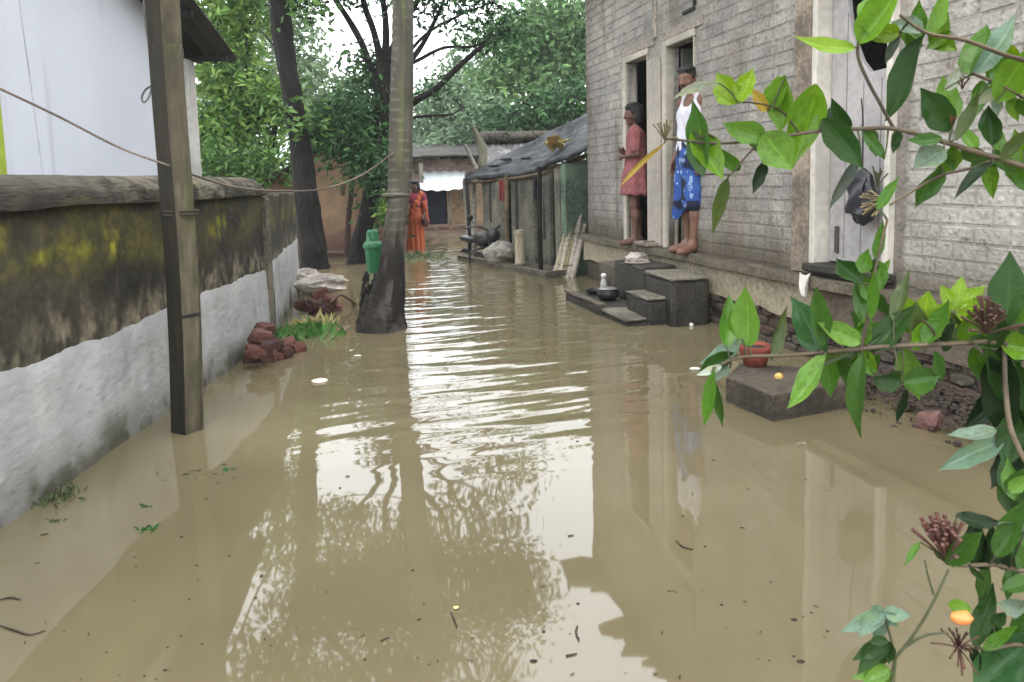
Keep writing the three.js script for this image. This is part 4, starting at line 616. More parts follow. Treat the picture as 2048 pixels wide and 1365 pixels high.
// the palm in the water
{ const base = W(762, 655), P = (x, y, z = -6.55) => Z(x, y, z), b = (t, v) => 1 + 0.035 * Math.sin(v * 6.283 / 0.085) + 0.05 * (fbm(Math.cos(t) + 4, Math.sin(t) + v * 4, 3) - 0.5) + (v < 1.0 ? 0.22 * smooth(1.0, 0.3, v) * (fbm(Math.cos(t) * 2.5 + 9, Math.sin(t) * 2.5 + v * 5, 3) - 0.5) * 2 : 0);
  const pts = [V(base.x + 0.02, -0.42, base.z - 0.05), P(764, 640), P(776, 590), P(783, 540), P(786, 480), P(794, 420), P(800, 330), P(803, 210), P(805, 90), P(806, -30), P(812, -260), P(820, -500), P(828, -700)], top = pts.at(-1);
  const t = thing('coconut_palm', 'tall ringed palm trunk standing in the water on a dark root cone', 'palm tree', [base.x, 0, base.z]), rel = (p) => p.clone().sub(t.position);
  const palmTex = colorTex(256, 1024, (u, v) => { const y = v * 6, r = Math.pow(0.5 + 0.5 * Math.sin(y * 6.283 / 0.085 + 1.6 * fbm(Math.cos(u * 6.283) + 4, Math.sin(u * 6.283) + y * 2.4, 3)), 6) * smooth(0.25, 0.6, fbm(Math.cos(u * 6.283) * 2 + 7, Math.sin(u * 6.283) * 2 + y * 5, 3)), n = fbm(u * 8, y * 5, 5), l = fbm(Math.cos(u * 6.283) * 1.2 + 3, Math.sin(u * 6.283) * 1.2 + y * 3.2, 4); let c = mixc([66, 64, 54], [100, 97, 86], n); c = mixc(c, [150, 156, 138], smooth(0.5, 0.72, l) * 0.8 * smooth(1.2, 2, y)); c = mixc(c, [98, 108, 60], smooth(0.55, 0.75, fbm(u * 6 + 20, y * 1.2, 3)) * 0.55); c = mixc(c, [168, 164, 148], r * 0.3); c = mixc(c, mixc([34, 30, 26], [84, 78, 72], smooth(0.45, 0.75, n) * 0.9), smooth(1.45, 0.95, y + 0.3 * (n - 0.5))); return c; }, false);
  const g = limb(pts.map(rel), [0.30, 0.205, 0.155, 0.118, 0.088, 0.092, 0.105, 0.102, 0.092, 0.088, 0.085, 0.08, 0.07], 24, 14, b), uv = g.attributes.uv; let mx = 0; for (let i = 0; i < uv.count; i++) mx = Math.max(mx, uv.getX(i)); for (let i = 0; i < uv.count; i++) { const y = g.attributes.position.getY(i) + 0.4; uv.setXY(i, (i % 25) / 24, clamp(y / 6, 0.005, 0.995)); }
  mesh('trunk', g, mat(0xffffff, 0.92, { map: palmTex, bumpMap: barkTex, bumpScale: 0.006 }), t);
  reseed(8); const roots = []; for (let k = 0; k < 260; k++) { const th = rr(0, 6.283), h = rr(0.02, 0.5), r = lerp(0.235, 0.115, Math.pow(h / 0.55, 0.7)); roots.push(rod(V(Math.cos(th) * r, h, -0.05 + Math.sin(th) * r), V(Math.cos(th) * (r + 0.035), h - rr(0.06, 0.16), -0.05 + Math.sin(th) * (r + 0.035)), 0.010, 0.006, 5)); }
  const rm = mesh('root_fringe', merge(roots), plain([0.05, 0.042, 0.038], 0.95), t); rm.userData.kind = 'stuff';
  mesh('fibre_band', new THREE.TorusGeometry(0.105, 0.02, 6, 20).rotateX(1.45).translate(...rel(P(792, 392)).toArray()), plain([0.30, 0.29, 0.25]), t);
  const T = rel(top); for (let k = 0; k < 18; k++) {
    const th = k * 2.4 + 0.3, el = 1.15 - 0.085 * k, L = rr(2.3, 2.9), dir = V(Math.cos(th), 0, Math.sin(th)), rp = []; for (let i = 0; i <= 8; i++) { const s = i / 8; rp.push(T.clone().addScaledVector(dir, L * s * Math.cos(el) * 0.95).add(V(0, L * (s * Math.sin(el) - s * s * 0.55), 0))); }
    const fr = [limb(rp, rp.map((_, i) => 0.022 * (1 - i / 9)), 5, 2)], pos = [];
    for (let i = 3; i < 60; i++) for (const sd of [-1, 1]) { const s = i / 60, f = s * 8, q = Math.min(7, Math.floor(f)), p = rp[q].clone().lerp(rp[q + 1], f - q), tn = rp[q + 1].clone().sub(rp[q]).normalize(), cr = V().crossVectors(tn, V(0, 1, 0)).normalize().multiplyScalar(sd), ll = 0.55 * Math.sin(3.14 * (0.15 + 0.8 * s)) + 0.08, e = p.clone().addScaledVector(cr, ll * 0.75).addScaledVector(tn, ll * 0.45).add(V(0, -ll * rr(0.25, 0.6), 0)), w = tn.clone().multiplyScalar(0.02), m = p.clone().lerp(e, 0.5); pos.push(p, m.clone().add(w), e, p, e, m.clone().sub(w)); }
    const lg = new THREE.BufferGeometry().setFromPoints(pos); lg.computeVertexNormals(); const cc = new Float32Array(pos.length * 3); for (let i = 0; i < pos.length; i++) cc.set(k > 13 ? [0.14, 0.12, 0.05] : [0.06, 0.11, 0.035], i * 3); lg.setAttribute('color', new THREE.BufferAttribute(cc, 3));
    const rc = fr[0]; rc.setAttribute('color', new THREE.BufferAttribute(new Float32Array(rc.attributes.position.count * 3).map((_, i) => [0.1, 0.11, 0.04][i % 3]), 3));
    mesh('frond', merge([rc, lg]), leafMat, t);
  }
}
// the dark tree behind the palm: leaning trunk, spreading limbs, sparse twigs against the sky
{ const z = -12.2, P = (x, y, d = z) => Z(x, y, d), base = W(716, 512);
  tree('mango_tree', 'dark leafy tree with forked black limbs spreading behind the palm', { seed: 5, base: V(base.x, 0, z), bark: M.darkBark, trunk: [P(708, 560), P(718, 500), P(736, 420), P(752, 350), P(764, 270), P(768, 190), P(766, 120)], radii: [0.2, 0.155, 0.135, 0.13, 0.135, 0.15, 0.12],
    limbs: [{ pts: [P(764, 210), P(740, 130), P(712, 65), P(668, -5), P(620, -90)], r: [0.08, 0.06, 0.05, 0.04, 0.02] }, { pts: [P(766, 170), P(752, 80), P(726, 0), P(715, -120)], r: [0.075, 0.055, 0.045, 0.02] }, { pts: [P(766, 150), P(772, 60), P(764, -20), P(770, -140)], r: [0.07, 0.055, 0.04, 0.02] }, { pts: [P(770, 140), P(800, 60), P(846, -20), P(880, -120)], r: [0.065, 0.05, 0.04, 0.02] }, { pts: [P(770, 160), P(830, 110), P(870, 40), P(905, -40)], r: [0.06, 0.045, 0.03, 0.015] }, { pts: [P(800, 128), P(850, 70), P(920, 30), P(985, 5)], r: [0.03, 0.025, 0.018, 0.01] },
      { pts: [P(772, 250), P(828, 203), P(868, 180), P(910, 140), P(955, 100), P(1010, 62)], r: [0.075, 0.06, 0.052, 0.045, 0.035, 0.02] }, { pts: [P(782, 150), P(840, 118), P(890, 95), P(950, 92), P(990, 70)], r: [0.04, 0.03, 0.025, 0.02, 0.01] }, { pts: [P(780, 245), P(850, 232), P(905, 228), P(925, 216)], r: [0.03, 0.022, 0.016, 0.008] }],
    blobs: [blob(695, 250, 70, 62, -12.2, 1350), blob(742, 320, 42, 78, -12.0, 850), blob(655, 262, 44, 42, -12.3, 480), blob(745, 170, 50, 60, -12.4, 650), blob(760, 420, 25, 50, -12.4, 200), blob(600, 0, 44, 16, -12, 60), blob(650, -40, 120, 60, -12, 700), blob(715, 120, 30, 26, -12.3, 130), blob(790, -50, 160, 60, -12, 1000), blob(880, 20, 80, 42, -12.2, 210), blob(950, 40, 70, 50, -12.3, 260), blob(1010, 60, 60, 50, -12.4, 380), blob(930, -60, 120, 60, -12, 700), blob(890, 190, 42, 30, -12.4, 90), blob(650, -190, 150, 90, -12, 3600), blob(800, -180, 170, 90, -12.3, 4600), blob(985, -200, 95, 90, -12, 2400), blob(790, -340, 240, 110, -12, 4200), blob(570, -200, 110, 90, -12, 1900)], twigs: 7, leaf: { len: 0.14, wid: 0.36, colors: GREENS.mango, spread: 0.17 } }); }
{ const z = -13.2, P = (x, y) => Z(x, y, z); // sapling by the ochre wall, and the thin trunk left
  tree('sapling', 'thin brown sapling trunk standing against the ochre wall', { seed: 9, base: P(697, 510), bark: plain([0.06, 0.035, 0.028], 0.95, 0.01), trunk: [P(694, 530), P(696, 450), P(702, 390), P(706, 330), P(712, 270)], radii: [0.06, 0.05, 0.045, 0.04, 0.03], blobs: [blob(712, 300, 40, 50, z, 250)], leaf: { len: 0.13, wid: 0.4, colors: GREENS.mango } });
  tree('yellow_shrub', 'yellow green shrub growing at the palm trunk above the bin', { seed: 10, cat: 'shrub', base: W(770, 560), bark: M.wood, trunk: [Z(772, 560, -9), Z(770, 470, -9), Z(768, 420, -9)], radii: [0.02, 0.016, 0.01], blobs: [blob(764, 425, 22, 32, -9, 110, 0.15), blob(775, 395, 14, 22, -9, 40, 0.1)], leaf: { len: 0.1, wid: 0.45, colors: GREENS.lime, spread: 0.05 } }); }
// yellow green thicket beyond the white building
const lz = -14.5;
tree('bamboo_thicket', 'yellow green leafy tree rising behind the wall between building and leaning trunk', { seed: 13, base: Z(470, 520, lz), trunk: [Z(505, 560, lz), Z(520, 400, lz), Z(545, 280, lz), Z(560, 180, lz)], radii: [0.1, 0.08, 0.06, 0.03], limbs: [{ pts: [Z(512, 470, lz), Z(470, 330, lz), Z(440, 150, lz), Z(430, -20, lz)], r: [0.05, 0.04, 0.03, 0.02] }, { pts: [Z(512, 450, lz), Z(500, 250, lz), Z(492, 60, lz), Z(488, -80, lz)], r: [0.05, 0.035, 0.03, 0.02] }],
  blobs: [blob(450, 260, 80, 70, lz, 1700), blob(520, 200, 66, 60, lz, 1400), blob(440, 150, 60, 50, lz, 650), blob(480, 70, 60, 60, lz, 750), blob(440, -10, 70, 60, lz, 700), blob(520, -20, 50, 60, lz, 450), blob(560, 215, 30, 40, lz, 380), blob(430, 330, 60, 40, lz, 600), blob(505, 310, 45, 40, lz, 420), blob(480, -130, 110, 70, lz, 900)], twigs: 5, leaf: { len: 0.19, wid: 0.36, colors: GREENS.lime, spread: 0.2, droop: 0.6 } });
tree('undergrowth_shrub', 'dark green shrub low behind the wall left of the ochre house', { seed: 14, cat: 'shrub', base: Z(450, 500, -13.4), trunk: [Z(450, 540, -13.4), Z(455, 420, -13.4), Z(450, 350, -13.4)], radii: [0.05, 0.04, 0.02], blobs: [blob(430, 320, 60, 36, -13.4, 520), blob(500, 330, 50, 30, -13.4, 380), blob(540, 320, 30, 25, -13.4, 160)], leaf: { len: 0.16, wid: 0.42, colors: GREENS.mid } });
// trees beyond: thin fog plus haze painted into the pale leaf colours
const far = [
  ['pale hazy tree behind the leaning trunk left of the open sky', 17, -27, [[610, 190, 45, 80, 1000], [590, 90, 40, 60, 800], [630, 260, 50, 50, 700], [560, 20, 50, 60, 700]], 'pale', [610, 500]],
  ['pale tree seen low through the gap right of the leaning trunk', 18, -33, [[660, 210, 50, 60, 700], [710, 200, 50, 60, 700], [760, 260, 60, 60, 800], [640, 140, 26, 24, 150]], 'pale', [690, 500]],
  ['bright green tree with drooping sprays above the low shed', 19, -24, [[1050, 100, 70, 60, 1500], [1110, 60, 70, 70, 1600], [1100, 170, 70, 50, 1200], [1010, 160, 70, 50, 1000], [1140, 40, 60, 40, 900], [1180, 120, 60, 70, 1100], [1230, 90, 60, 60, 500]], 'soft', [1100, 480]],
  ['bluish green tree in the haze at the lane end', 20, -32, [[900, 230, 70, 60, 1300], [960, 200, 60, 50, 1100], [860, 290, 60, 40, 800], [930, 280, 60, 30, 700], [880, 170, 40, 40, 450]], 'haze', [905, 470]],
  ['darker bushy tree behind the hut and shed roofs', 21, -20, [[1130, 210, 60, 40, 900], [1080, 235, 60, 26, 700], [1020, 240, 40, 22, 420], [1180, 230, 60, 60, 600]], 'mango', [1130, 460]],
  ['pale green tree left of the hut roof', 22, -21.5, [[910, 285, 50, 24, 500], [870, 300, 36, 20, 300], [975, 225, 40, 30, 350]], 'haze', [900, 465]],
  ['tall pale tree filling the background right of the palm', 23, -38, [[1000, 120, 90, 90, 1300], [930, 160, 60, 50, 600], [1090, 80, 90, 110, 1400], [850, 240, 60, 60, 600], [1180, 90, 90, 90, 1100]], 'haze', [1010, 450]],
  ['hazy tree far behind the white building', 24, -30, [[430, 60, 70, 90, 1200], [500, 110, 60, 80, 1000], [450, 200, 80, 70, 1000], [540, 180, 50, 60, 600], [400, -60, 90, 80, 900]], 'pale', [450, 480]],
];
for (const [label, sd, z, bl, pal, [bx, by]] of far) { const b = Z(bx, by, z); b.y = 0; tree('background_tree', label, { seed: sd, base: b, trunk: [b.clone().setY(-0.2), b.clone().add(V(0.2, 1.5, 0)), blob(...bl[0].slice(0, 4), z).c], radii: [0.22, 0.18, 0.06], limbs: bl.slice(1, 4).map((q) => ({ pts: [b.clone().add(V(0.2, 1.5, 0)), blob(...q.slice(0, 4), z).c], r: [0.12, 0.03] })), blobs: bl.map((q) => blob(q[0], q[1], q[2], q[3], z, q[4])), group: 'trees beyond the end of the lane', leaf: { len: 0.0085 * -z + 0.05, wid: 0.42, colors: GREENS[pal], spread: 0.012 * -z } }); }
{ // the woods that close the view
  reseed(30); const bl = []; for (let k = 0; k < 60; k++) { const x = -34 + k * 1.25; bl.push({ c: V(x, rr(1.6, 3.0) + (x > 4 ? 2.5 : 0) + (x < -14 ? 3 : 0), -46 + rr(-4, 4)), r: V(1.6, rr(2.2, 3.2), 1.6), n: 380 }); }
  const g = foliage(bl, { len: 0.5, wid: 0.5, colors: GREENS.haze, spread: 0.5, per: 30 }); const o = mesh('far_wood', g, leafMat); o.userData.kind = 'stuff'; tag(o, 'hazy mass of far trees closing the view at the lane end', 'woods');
}
// ---------- people: one smooth surface per body, meshed from tapered capsules and ellipsoids ----------
const cap_ = (a, b, ra, rb = ra) => ({ a: V(...a), b: V(...b), ra, rb });
const ell = (c, r, q) => ({ c: V(...c), r: V(...r), q });
function sdfMesh(prims, cell, k) {
  const lo = V(1e9, 1e9, 1e9), hi = V(-1e9, -1e9, -1e9);
  for (const p of prims) for (const [c, r] of p.c ? [[p.c, Math.max(p.r.x, p.r.y, p.r.z)]] : [[p.a, p.ra], [p.b, p.rb]]) { lo.min(c.clone().subScalar(r + 2.5 * cell)); hi.max(c.clone().addScalar(r + 2.5 * cell)); }
  const nx = Math.ceil((hi.x - lo.x) / cell) + 1, ny = Math.ceil((hi.y - lo.y) / cell) + 1, nz = Math.ceil((hi.z - lo.z) / cell) + 1, F = new Float32Array(nx * ny * nz).fill(1), at = (i, j, l) => (l * ny + j) * nx + i;
  const v = V();
  for (const p of prims) { // each primitive touches only the cells near it
    const R = 0.12 + k, l2 = V(1e9, 1e9, 1e9), h2 = V(-1e9, -1e9, -1e9);
    for (const [c, r] of p.c ? [[p.c, Math.max(p.r.x, p.r.y, p.r.z)]] : [[p.a, p.ra], [p.b, p.rb]]) { l2.min(c.clone().subScalar(r + R)); h2.max(c.clone().addScalar(r + R)); }
    const ba = p.c ? null : p.b.clone().sub(p.a), bb = ba ? ba.lengthSq() || 1e-9 : 0, qi = p.q ? p.q.clone().invert() : null;
    const r0 = (a, b, n) => [Math.max(0, Math.floor((a - b) / cell)), n];
    for (let l = Math.max(0, Math.floor((l2.z - lo.z) / cell)); l < Math.min(nz, Math.ceil((h2.z - lo.z) / cell)); l++) for (let j = Math.max(0, Math.floor((l2.y - lo.y) / cell)); j < Math.min(ny, Math.ceil((h2.y - lo.y) / cell)); j++) for (let i = Math.max(0, Math.floor((l2.x - lo.x) / cell)); i < Math.min(nx, Math.ceil((h2.x - lo.x) / cell)); i++) {
      v.set(lo.x + i * cell, lo.y + j * cell, lo.z + l * cell); let d;
      if (p.c) { v.sub(p.c); if (qi) v.applyQuaternion(qi); const k0 = Math.hypot(v.x / p.r.x, v.y / p.r.y, v.z / p.r.z), k1 = Math.hypot(v.x / p.r.x ** 2, v.y / p.r.y ** 2, v.z / p.r.z ** 2); d = k1 < 1e-6 ? -Math.min(p.r.x, p.r.y, p.r.z) : k0 * (k0 - 1) / k1; }
      else { v.sub(p.a); const t = clamp(v.dot(ba) / bb); d = Math.hypot(v.x - ba.x * t, v.y - ba.y * t, v.z - ba.z * t) - lerp(p.ra, p.rb, t); }
      const q = at(i, j, l), kk = p.k ?? k, h = Math.max(kk - Math.abs(F[q] - d), 0) / kk; F[q] = Math.min(F[q], d) - h * h * kk / 4;
    }
  }
  const id = new Int32Array(nx * ny * nz).fill(-1), pos = [], idx = [];
  for (let l = 0; l < nz - 1; l++) for (let j = 0; j < ny - 1; j++) for (let i = 0; i < nx - 1; i++) {
    let sx = 0, sy = 0, sz = 0, n = 0; const f = []; for (let c = 0; c < 8; c++) f.push(F[at(i + (c & 1), j + ((c >> 1) & 1), l + (c >> 2))]);
    for (let c = 0; c < 8; c++) for (const b of [1, 2, 4]) if (!(c & b) && (f[c] < 0) !== (f[c | b] < 0)) { const t = f[c] / (f[c] - f[c | b]); sx += (c & 1) + (b === 1 ? t : 0); sy += ((c >> 1) & 1) + (b === 2 ? t : 0); sz += (c >> 2) + (b === 4 ? t : 0); n++; }
    if (n) { id[at(i, j, l)] = pos.length / 3; pos.push(lo.x + (i + sx / n) * cell, lo.y + (j + sy / n) * cell, lo.z + (l + sz / n) * cell); }
  }
  const quad = (a, b, c, d, fl) => { if (a < 0 || b < 0 || c < 0 || d < 0) return; fl ? idx.push(a, c, b, a, d, c) : idx.push(a, b, c, a, c, d); };
  for (let l = 1; l < nz - 1; l++) for (let j = 1; j < ny - 1; j++) for (let i = 1; i < nx - 1; i++) {
    const f = F[at(i, j, l)] < 0;
    if (f !== F[at(i + 1, j, l)] < 0) quad(id[at(i, j - 1, l - 1)], id[at(i, j, l - 1)], id[at(i, j, l)], id[at(i, j - 1, l)], !f);
    if (f !== F[at(i, j + 1, l)] < 0) quad(id[at(i - 1, j, l - 1)], id[at(i - 1, j, l)], id[at(i, j, l)], id[at(i, j, l - 1)], !f);
    if (f !== F[at(i, j, l + 1)] < 0) quad(id[at(i - 1, j - 1, l)], id[at(i, j - 1, l)], id[at(i, j, l)], id[at(i - 1, j, l)], !f);
  }
  const g = new THREE.BufferGeometry(), uv = []; for (let i = 0; i < pos.length; i += 3) uv.push(Math.atan2(pos[i], pos[i + 2]) * 0.16, pos[i + 1]);
  g.setAttribute('position', new THREE.Float32BufferAttribute(pos, 3)); g.setAttribute('uv', new THREE.Float32BufferAttribute(uv, 2)); g.setIndex(idx); g.computeVertexNormals(); return g;
}
// a relaxed hand: palm, four unequal bent fingers, a thumb from the side of the palm
function hand(wrist, dir, side, nrm, s = 1, curl = 0.5) {
  dir = V(...dir).normalize(); side = V(...side).addScaledVector(dir, -V(...side).dot(dir)).normalize(); nrm = V().crossVectors(side, dir).normalize().multiplyScalar(nrm);
  const P = [], w = V(...wrist), at = (x, y, z) => w.clone().addScaledVector(side, x * s).addScaledVector(dir, y * s).addScaledVector(nrm, z * s).toArray();
  for (const x of [-0.024, -0.008, 0.008, 0.024]) P.push(cap_(at(x * 0.7, 0.0, 0), at(x, 0.085, 0), 0.0155 * s, 0.0125 * s));
  [[0.027, 0.086, 0.07], [0.009, 0.09, 0.08], [-0.009, 0.088, 0.074], [-0.026, 0.08, 0.058]].forEach(([x, y, L], n) => { let p = [x, y, 0], a = 0.15 + 0.1 * n * curl; for (let k = 0; k < 3; k++) { const l = L * [0.45, 0.3, 0.25][k], q = [p[0] * 1.02, p[1] + l * Math.cos(a), p[2] + l * Math.sin(a)]; P.push({ ...cap_(at(...p), at(...q), (0.0088 - k * 0.0008) * s, (0.0082 - k * 0.0008) * s), k: 0.004 }); p = q; a += curl * 0.75; } });
  P.push({ ...cap_(at(0.026, 0.02, 0.004), at(0.048, 0.055, 0.014), 0.012 * s, 0.010 * s), k: 0.008 }, { ...cap_(at(0.048, 0.055, 0.014), at(0.05, 0.085, 0.026), 0.0098 * s, 0.0085 * s), k: 0.004 });
  return sdfMesh(P, 0.0042 * s, 0.007);
}
// a head about the origin at its centre, looking along +z, turned by q
function headGeo(q, s, f = 0) {
  const e = (c, r, k) => ({ ...ell(V(...c).applyQuaternion(q).multiplyScalar(s).toArray(), r.map((x) => x * s), q), k }), c2 = (a, b, ra, rb, k) => ({ ...cap_(V(...a).applyQuaternion(q).multiplyScalar(s).toArray(), V(...b).applyQuaternion(q).multiplyScalar(s).toArray(), ra * s, rb * s), k });
  return sdfMesh([e([0, 0.025, -0.012], [0.073, 0.09, 0.093]), e([0, -0.03, 0.02], [0.06, 0.085, 0.07], 0.03), e([0, -0.085, 0.052], [0.034, 0.026, 0.03], 0.03), c2([-0.045, 0.022, 0.068], [0.045, 0.022, 0.068], 0.012, 0.012, 0.02), c2([0, 0.012, 0.08], [0, -0.026, 0.1], 0.008, 0.012, 0.014), e([0, -0.028, 0.096], [0.018, 0.010, 0.012], 0.01), c2([-0.02, -0.058, 0.078], [0.02, -0.058, 0.078], 0.007, 0.007, 0.008), c2([-0.018, -0.07, 0.075], [0.018, -0.07, 0.075], 0.0075, 0.0075, 0.006), e([0.045, -0.02, 0.055], [0.024, 0.02, 0.02], 0.03), e([-0.045, -0.02, 0.055], [0.024, 0.02, 0.02], 0.03), e([0.075, -0.005, -0.005], [0.010, 0.032, 0.02], 0.008), e([-0.075, -0.005, -0.005], [0.010, 0.032, 0.02], 0.008)], 0.0045, 0.02);
}
function hairGeo(q, s, long) {
  const e = (c, r, k) => ({ ...ell(V(...c).applyQuaternion(q).multiplyScalar(s).toArray(), r.map((x) => x * s), q), k });
  const P = [e([0, 0.062, -0.018], [0.079, 0.068, 0.094]), e([0, 0.015, -0.05], [0.078, 0.085, 0.07], 0.03), e([0.05, 0.088, 0.03], [0.03, 0.022, 0.04], 0.02), e([-0.05, 0.088, 0.03], [0.03, 0.022, 0.04], 0.02), e([0, 0.092, 0.035], [0.045, 0.022, 0.03], 0.02), e([0.072, 0.03, 0.012], [0.012, 0.034, 0.024], 0.01), e([-0.072, 0.03, 0.012], [0.012, 0.034, 0.024], 0.01)];
  if (long) P.push(e([0, -0.05, -0.07], [0.068, 0.10, 0.04], 0.04), e([0.055, -0.04, -0.03], [0.03, 0.08, 0.04], 0.03), e([-0.055, -0.04, -0.03], [0.03, 0.08, 0.04], 0.03));
  const g = sdfMesh(P, 0.006, 0.02), p = g.attributes.position, n = g.attributes.normal; for (let i = 0; i < p.count; i++) { const d = 0.006 * (noise(p.getX(i) * 160, p.getY(i) * 60 + p.getZ(i) * 160) - 0.5); p.setXYZ(i, p.getX(i) + n.getX(i) * d, p.getY(i) + n.getY(i) * d, p.getZ(i) + n.getZ(i) * d); } g.computeVertexNormals(); return g;
}
const Q = (yaw, pitch, roll = 0) => new THREE.Quaternion().setFromEuler(new THREE.Euler(pitch, yaw, roll, 'YXZ'));
function faceParts(t, c, q, s, man) {
  const at = (x, y, z) => V(x, y, z).applyQuaternion(q).multiplyScalar(s).add(c);
  for (const x of [-1, 1]) { const e = at(x * 0.031, 0.004, 0.071); const m = mesh('eye', new THREE.SphereGeometry(0.0125 * s, 14, 10).translate(e.x, e.y, e.z), mat([0.5, 0.47, 0.44], 0.25), t); const i = at(x * 0.031, 0.004, 0.0805); mesh('iris', new THREE.SphereGeometry(0.0058 * s, 10, 8).translate(i.x, i.y, i.z), M.black, m); const b = limb([at(x * 0.014, 0.024, 0.082), at(x * 0.032, 0.03, 0.08), at(x * 0.05, 0.022, 0.068)], [0.0035 * s, 0.005 * s, 0.003 * s], 6, 4); mesh('eyebrow', b, M.hair, t); }
  if (man) mesh('moustache', limb([at(-0.032, -0.05, 0.078), at(-0.014, -0.043, 0.089), at(0, -0.044, 0.091), at(0.014, -0.043, 0.089), at(0.032, -0.05, 0.078)], [0.004, 0.009, 0.0085, 0.009, 0.004].map((x) => x * s), 8, 4), M.hair, t);
}
const footP = (x, z, yaw, s = 1) => { const d = [Math.sin(yaw), Math.cos(yaw)], P = (f, l, y) => [x + d[0] * f * s + d[1] * l * s, y * s, z + d[1] * f * s - d[0] * l * s]; return [cap_(P(-0.05, 0, 0.036), P(-0.01, 0, 0.055), 0.034 * s, 0.038 * s), cap_(P(-0.01, 0, 0.05), P(0.10, 0, 0.026), 0.036 * s, 0.026 * s), cap_(P(0.06, 0.02, 0.022), P(0.13, 0.025, 0.018), 0.022 * s, 0.017 * s), cap_(P(0.06, -0.02, 0.02), P(0.12, -0.025, 0.016), 0.02 * s, 0.014 * s), cap_(P(0.1, 0.03, 0.016), P(0.152, 0.026, 0.015), 0.015 * s, 0.014 * s), cap_(P(0.1, 0, 0.016), P(0.145, 0, 0.013), 0.013 * s, 0.011 * s), cap_(P(0.1, -0.025, 0.015), P(0.132, -0.028, 0.012), 0.012 * s, 0.010 * s)]; };
const arm = (s, e, w, k = 1) => [cap_(s, e, 0.047 * k, 0.037 * k), cap_(e, w, 0.036 * k, 0.024 * k)];
const leg = (h, k, a, s = 1) => [cap_(h, k, 0.078 * s, 0.052 * s), cap_(k, [lerp(k[0], a[0], 0.32), lerp(k[1], a[1], 0.32), lerp(k[2], a[2], 0.32) - 0.012], 0.05 * s, 0.052 * s), cap_([lerp(k[0], a[0], 0.3), lerp(k[1], a[1], 0.3), lerp(k[2], a[2], 0.3) - 0.012], a, 0.05 * s, 0.033 * s)];
const place = (g, c) => g.translate(c.x, c.y, c.z);
// folds: push a garment in and out along its normal
function folds(g, fn) { const p = g.attributes.position, n = g.attributes.normal; for (let i = 0; i < p.count; i++) { const d = fn(p.getX(i), p.getY(i), p.getZ(i), Math.atan2(p.getX(i), p.getZ(i))); p.setXYZ(i, p.getX(i) + n.getX(i) * d, p.getY(i) + n.getY(i) * d, p.getZ(i) + n.getZ(i) * d); } g.computeVertexNormals(); return g; }

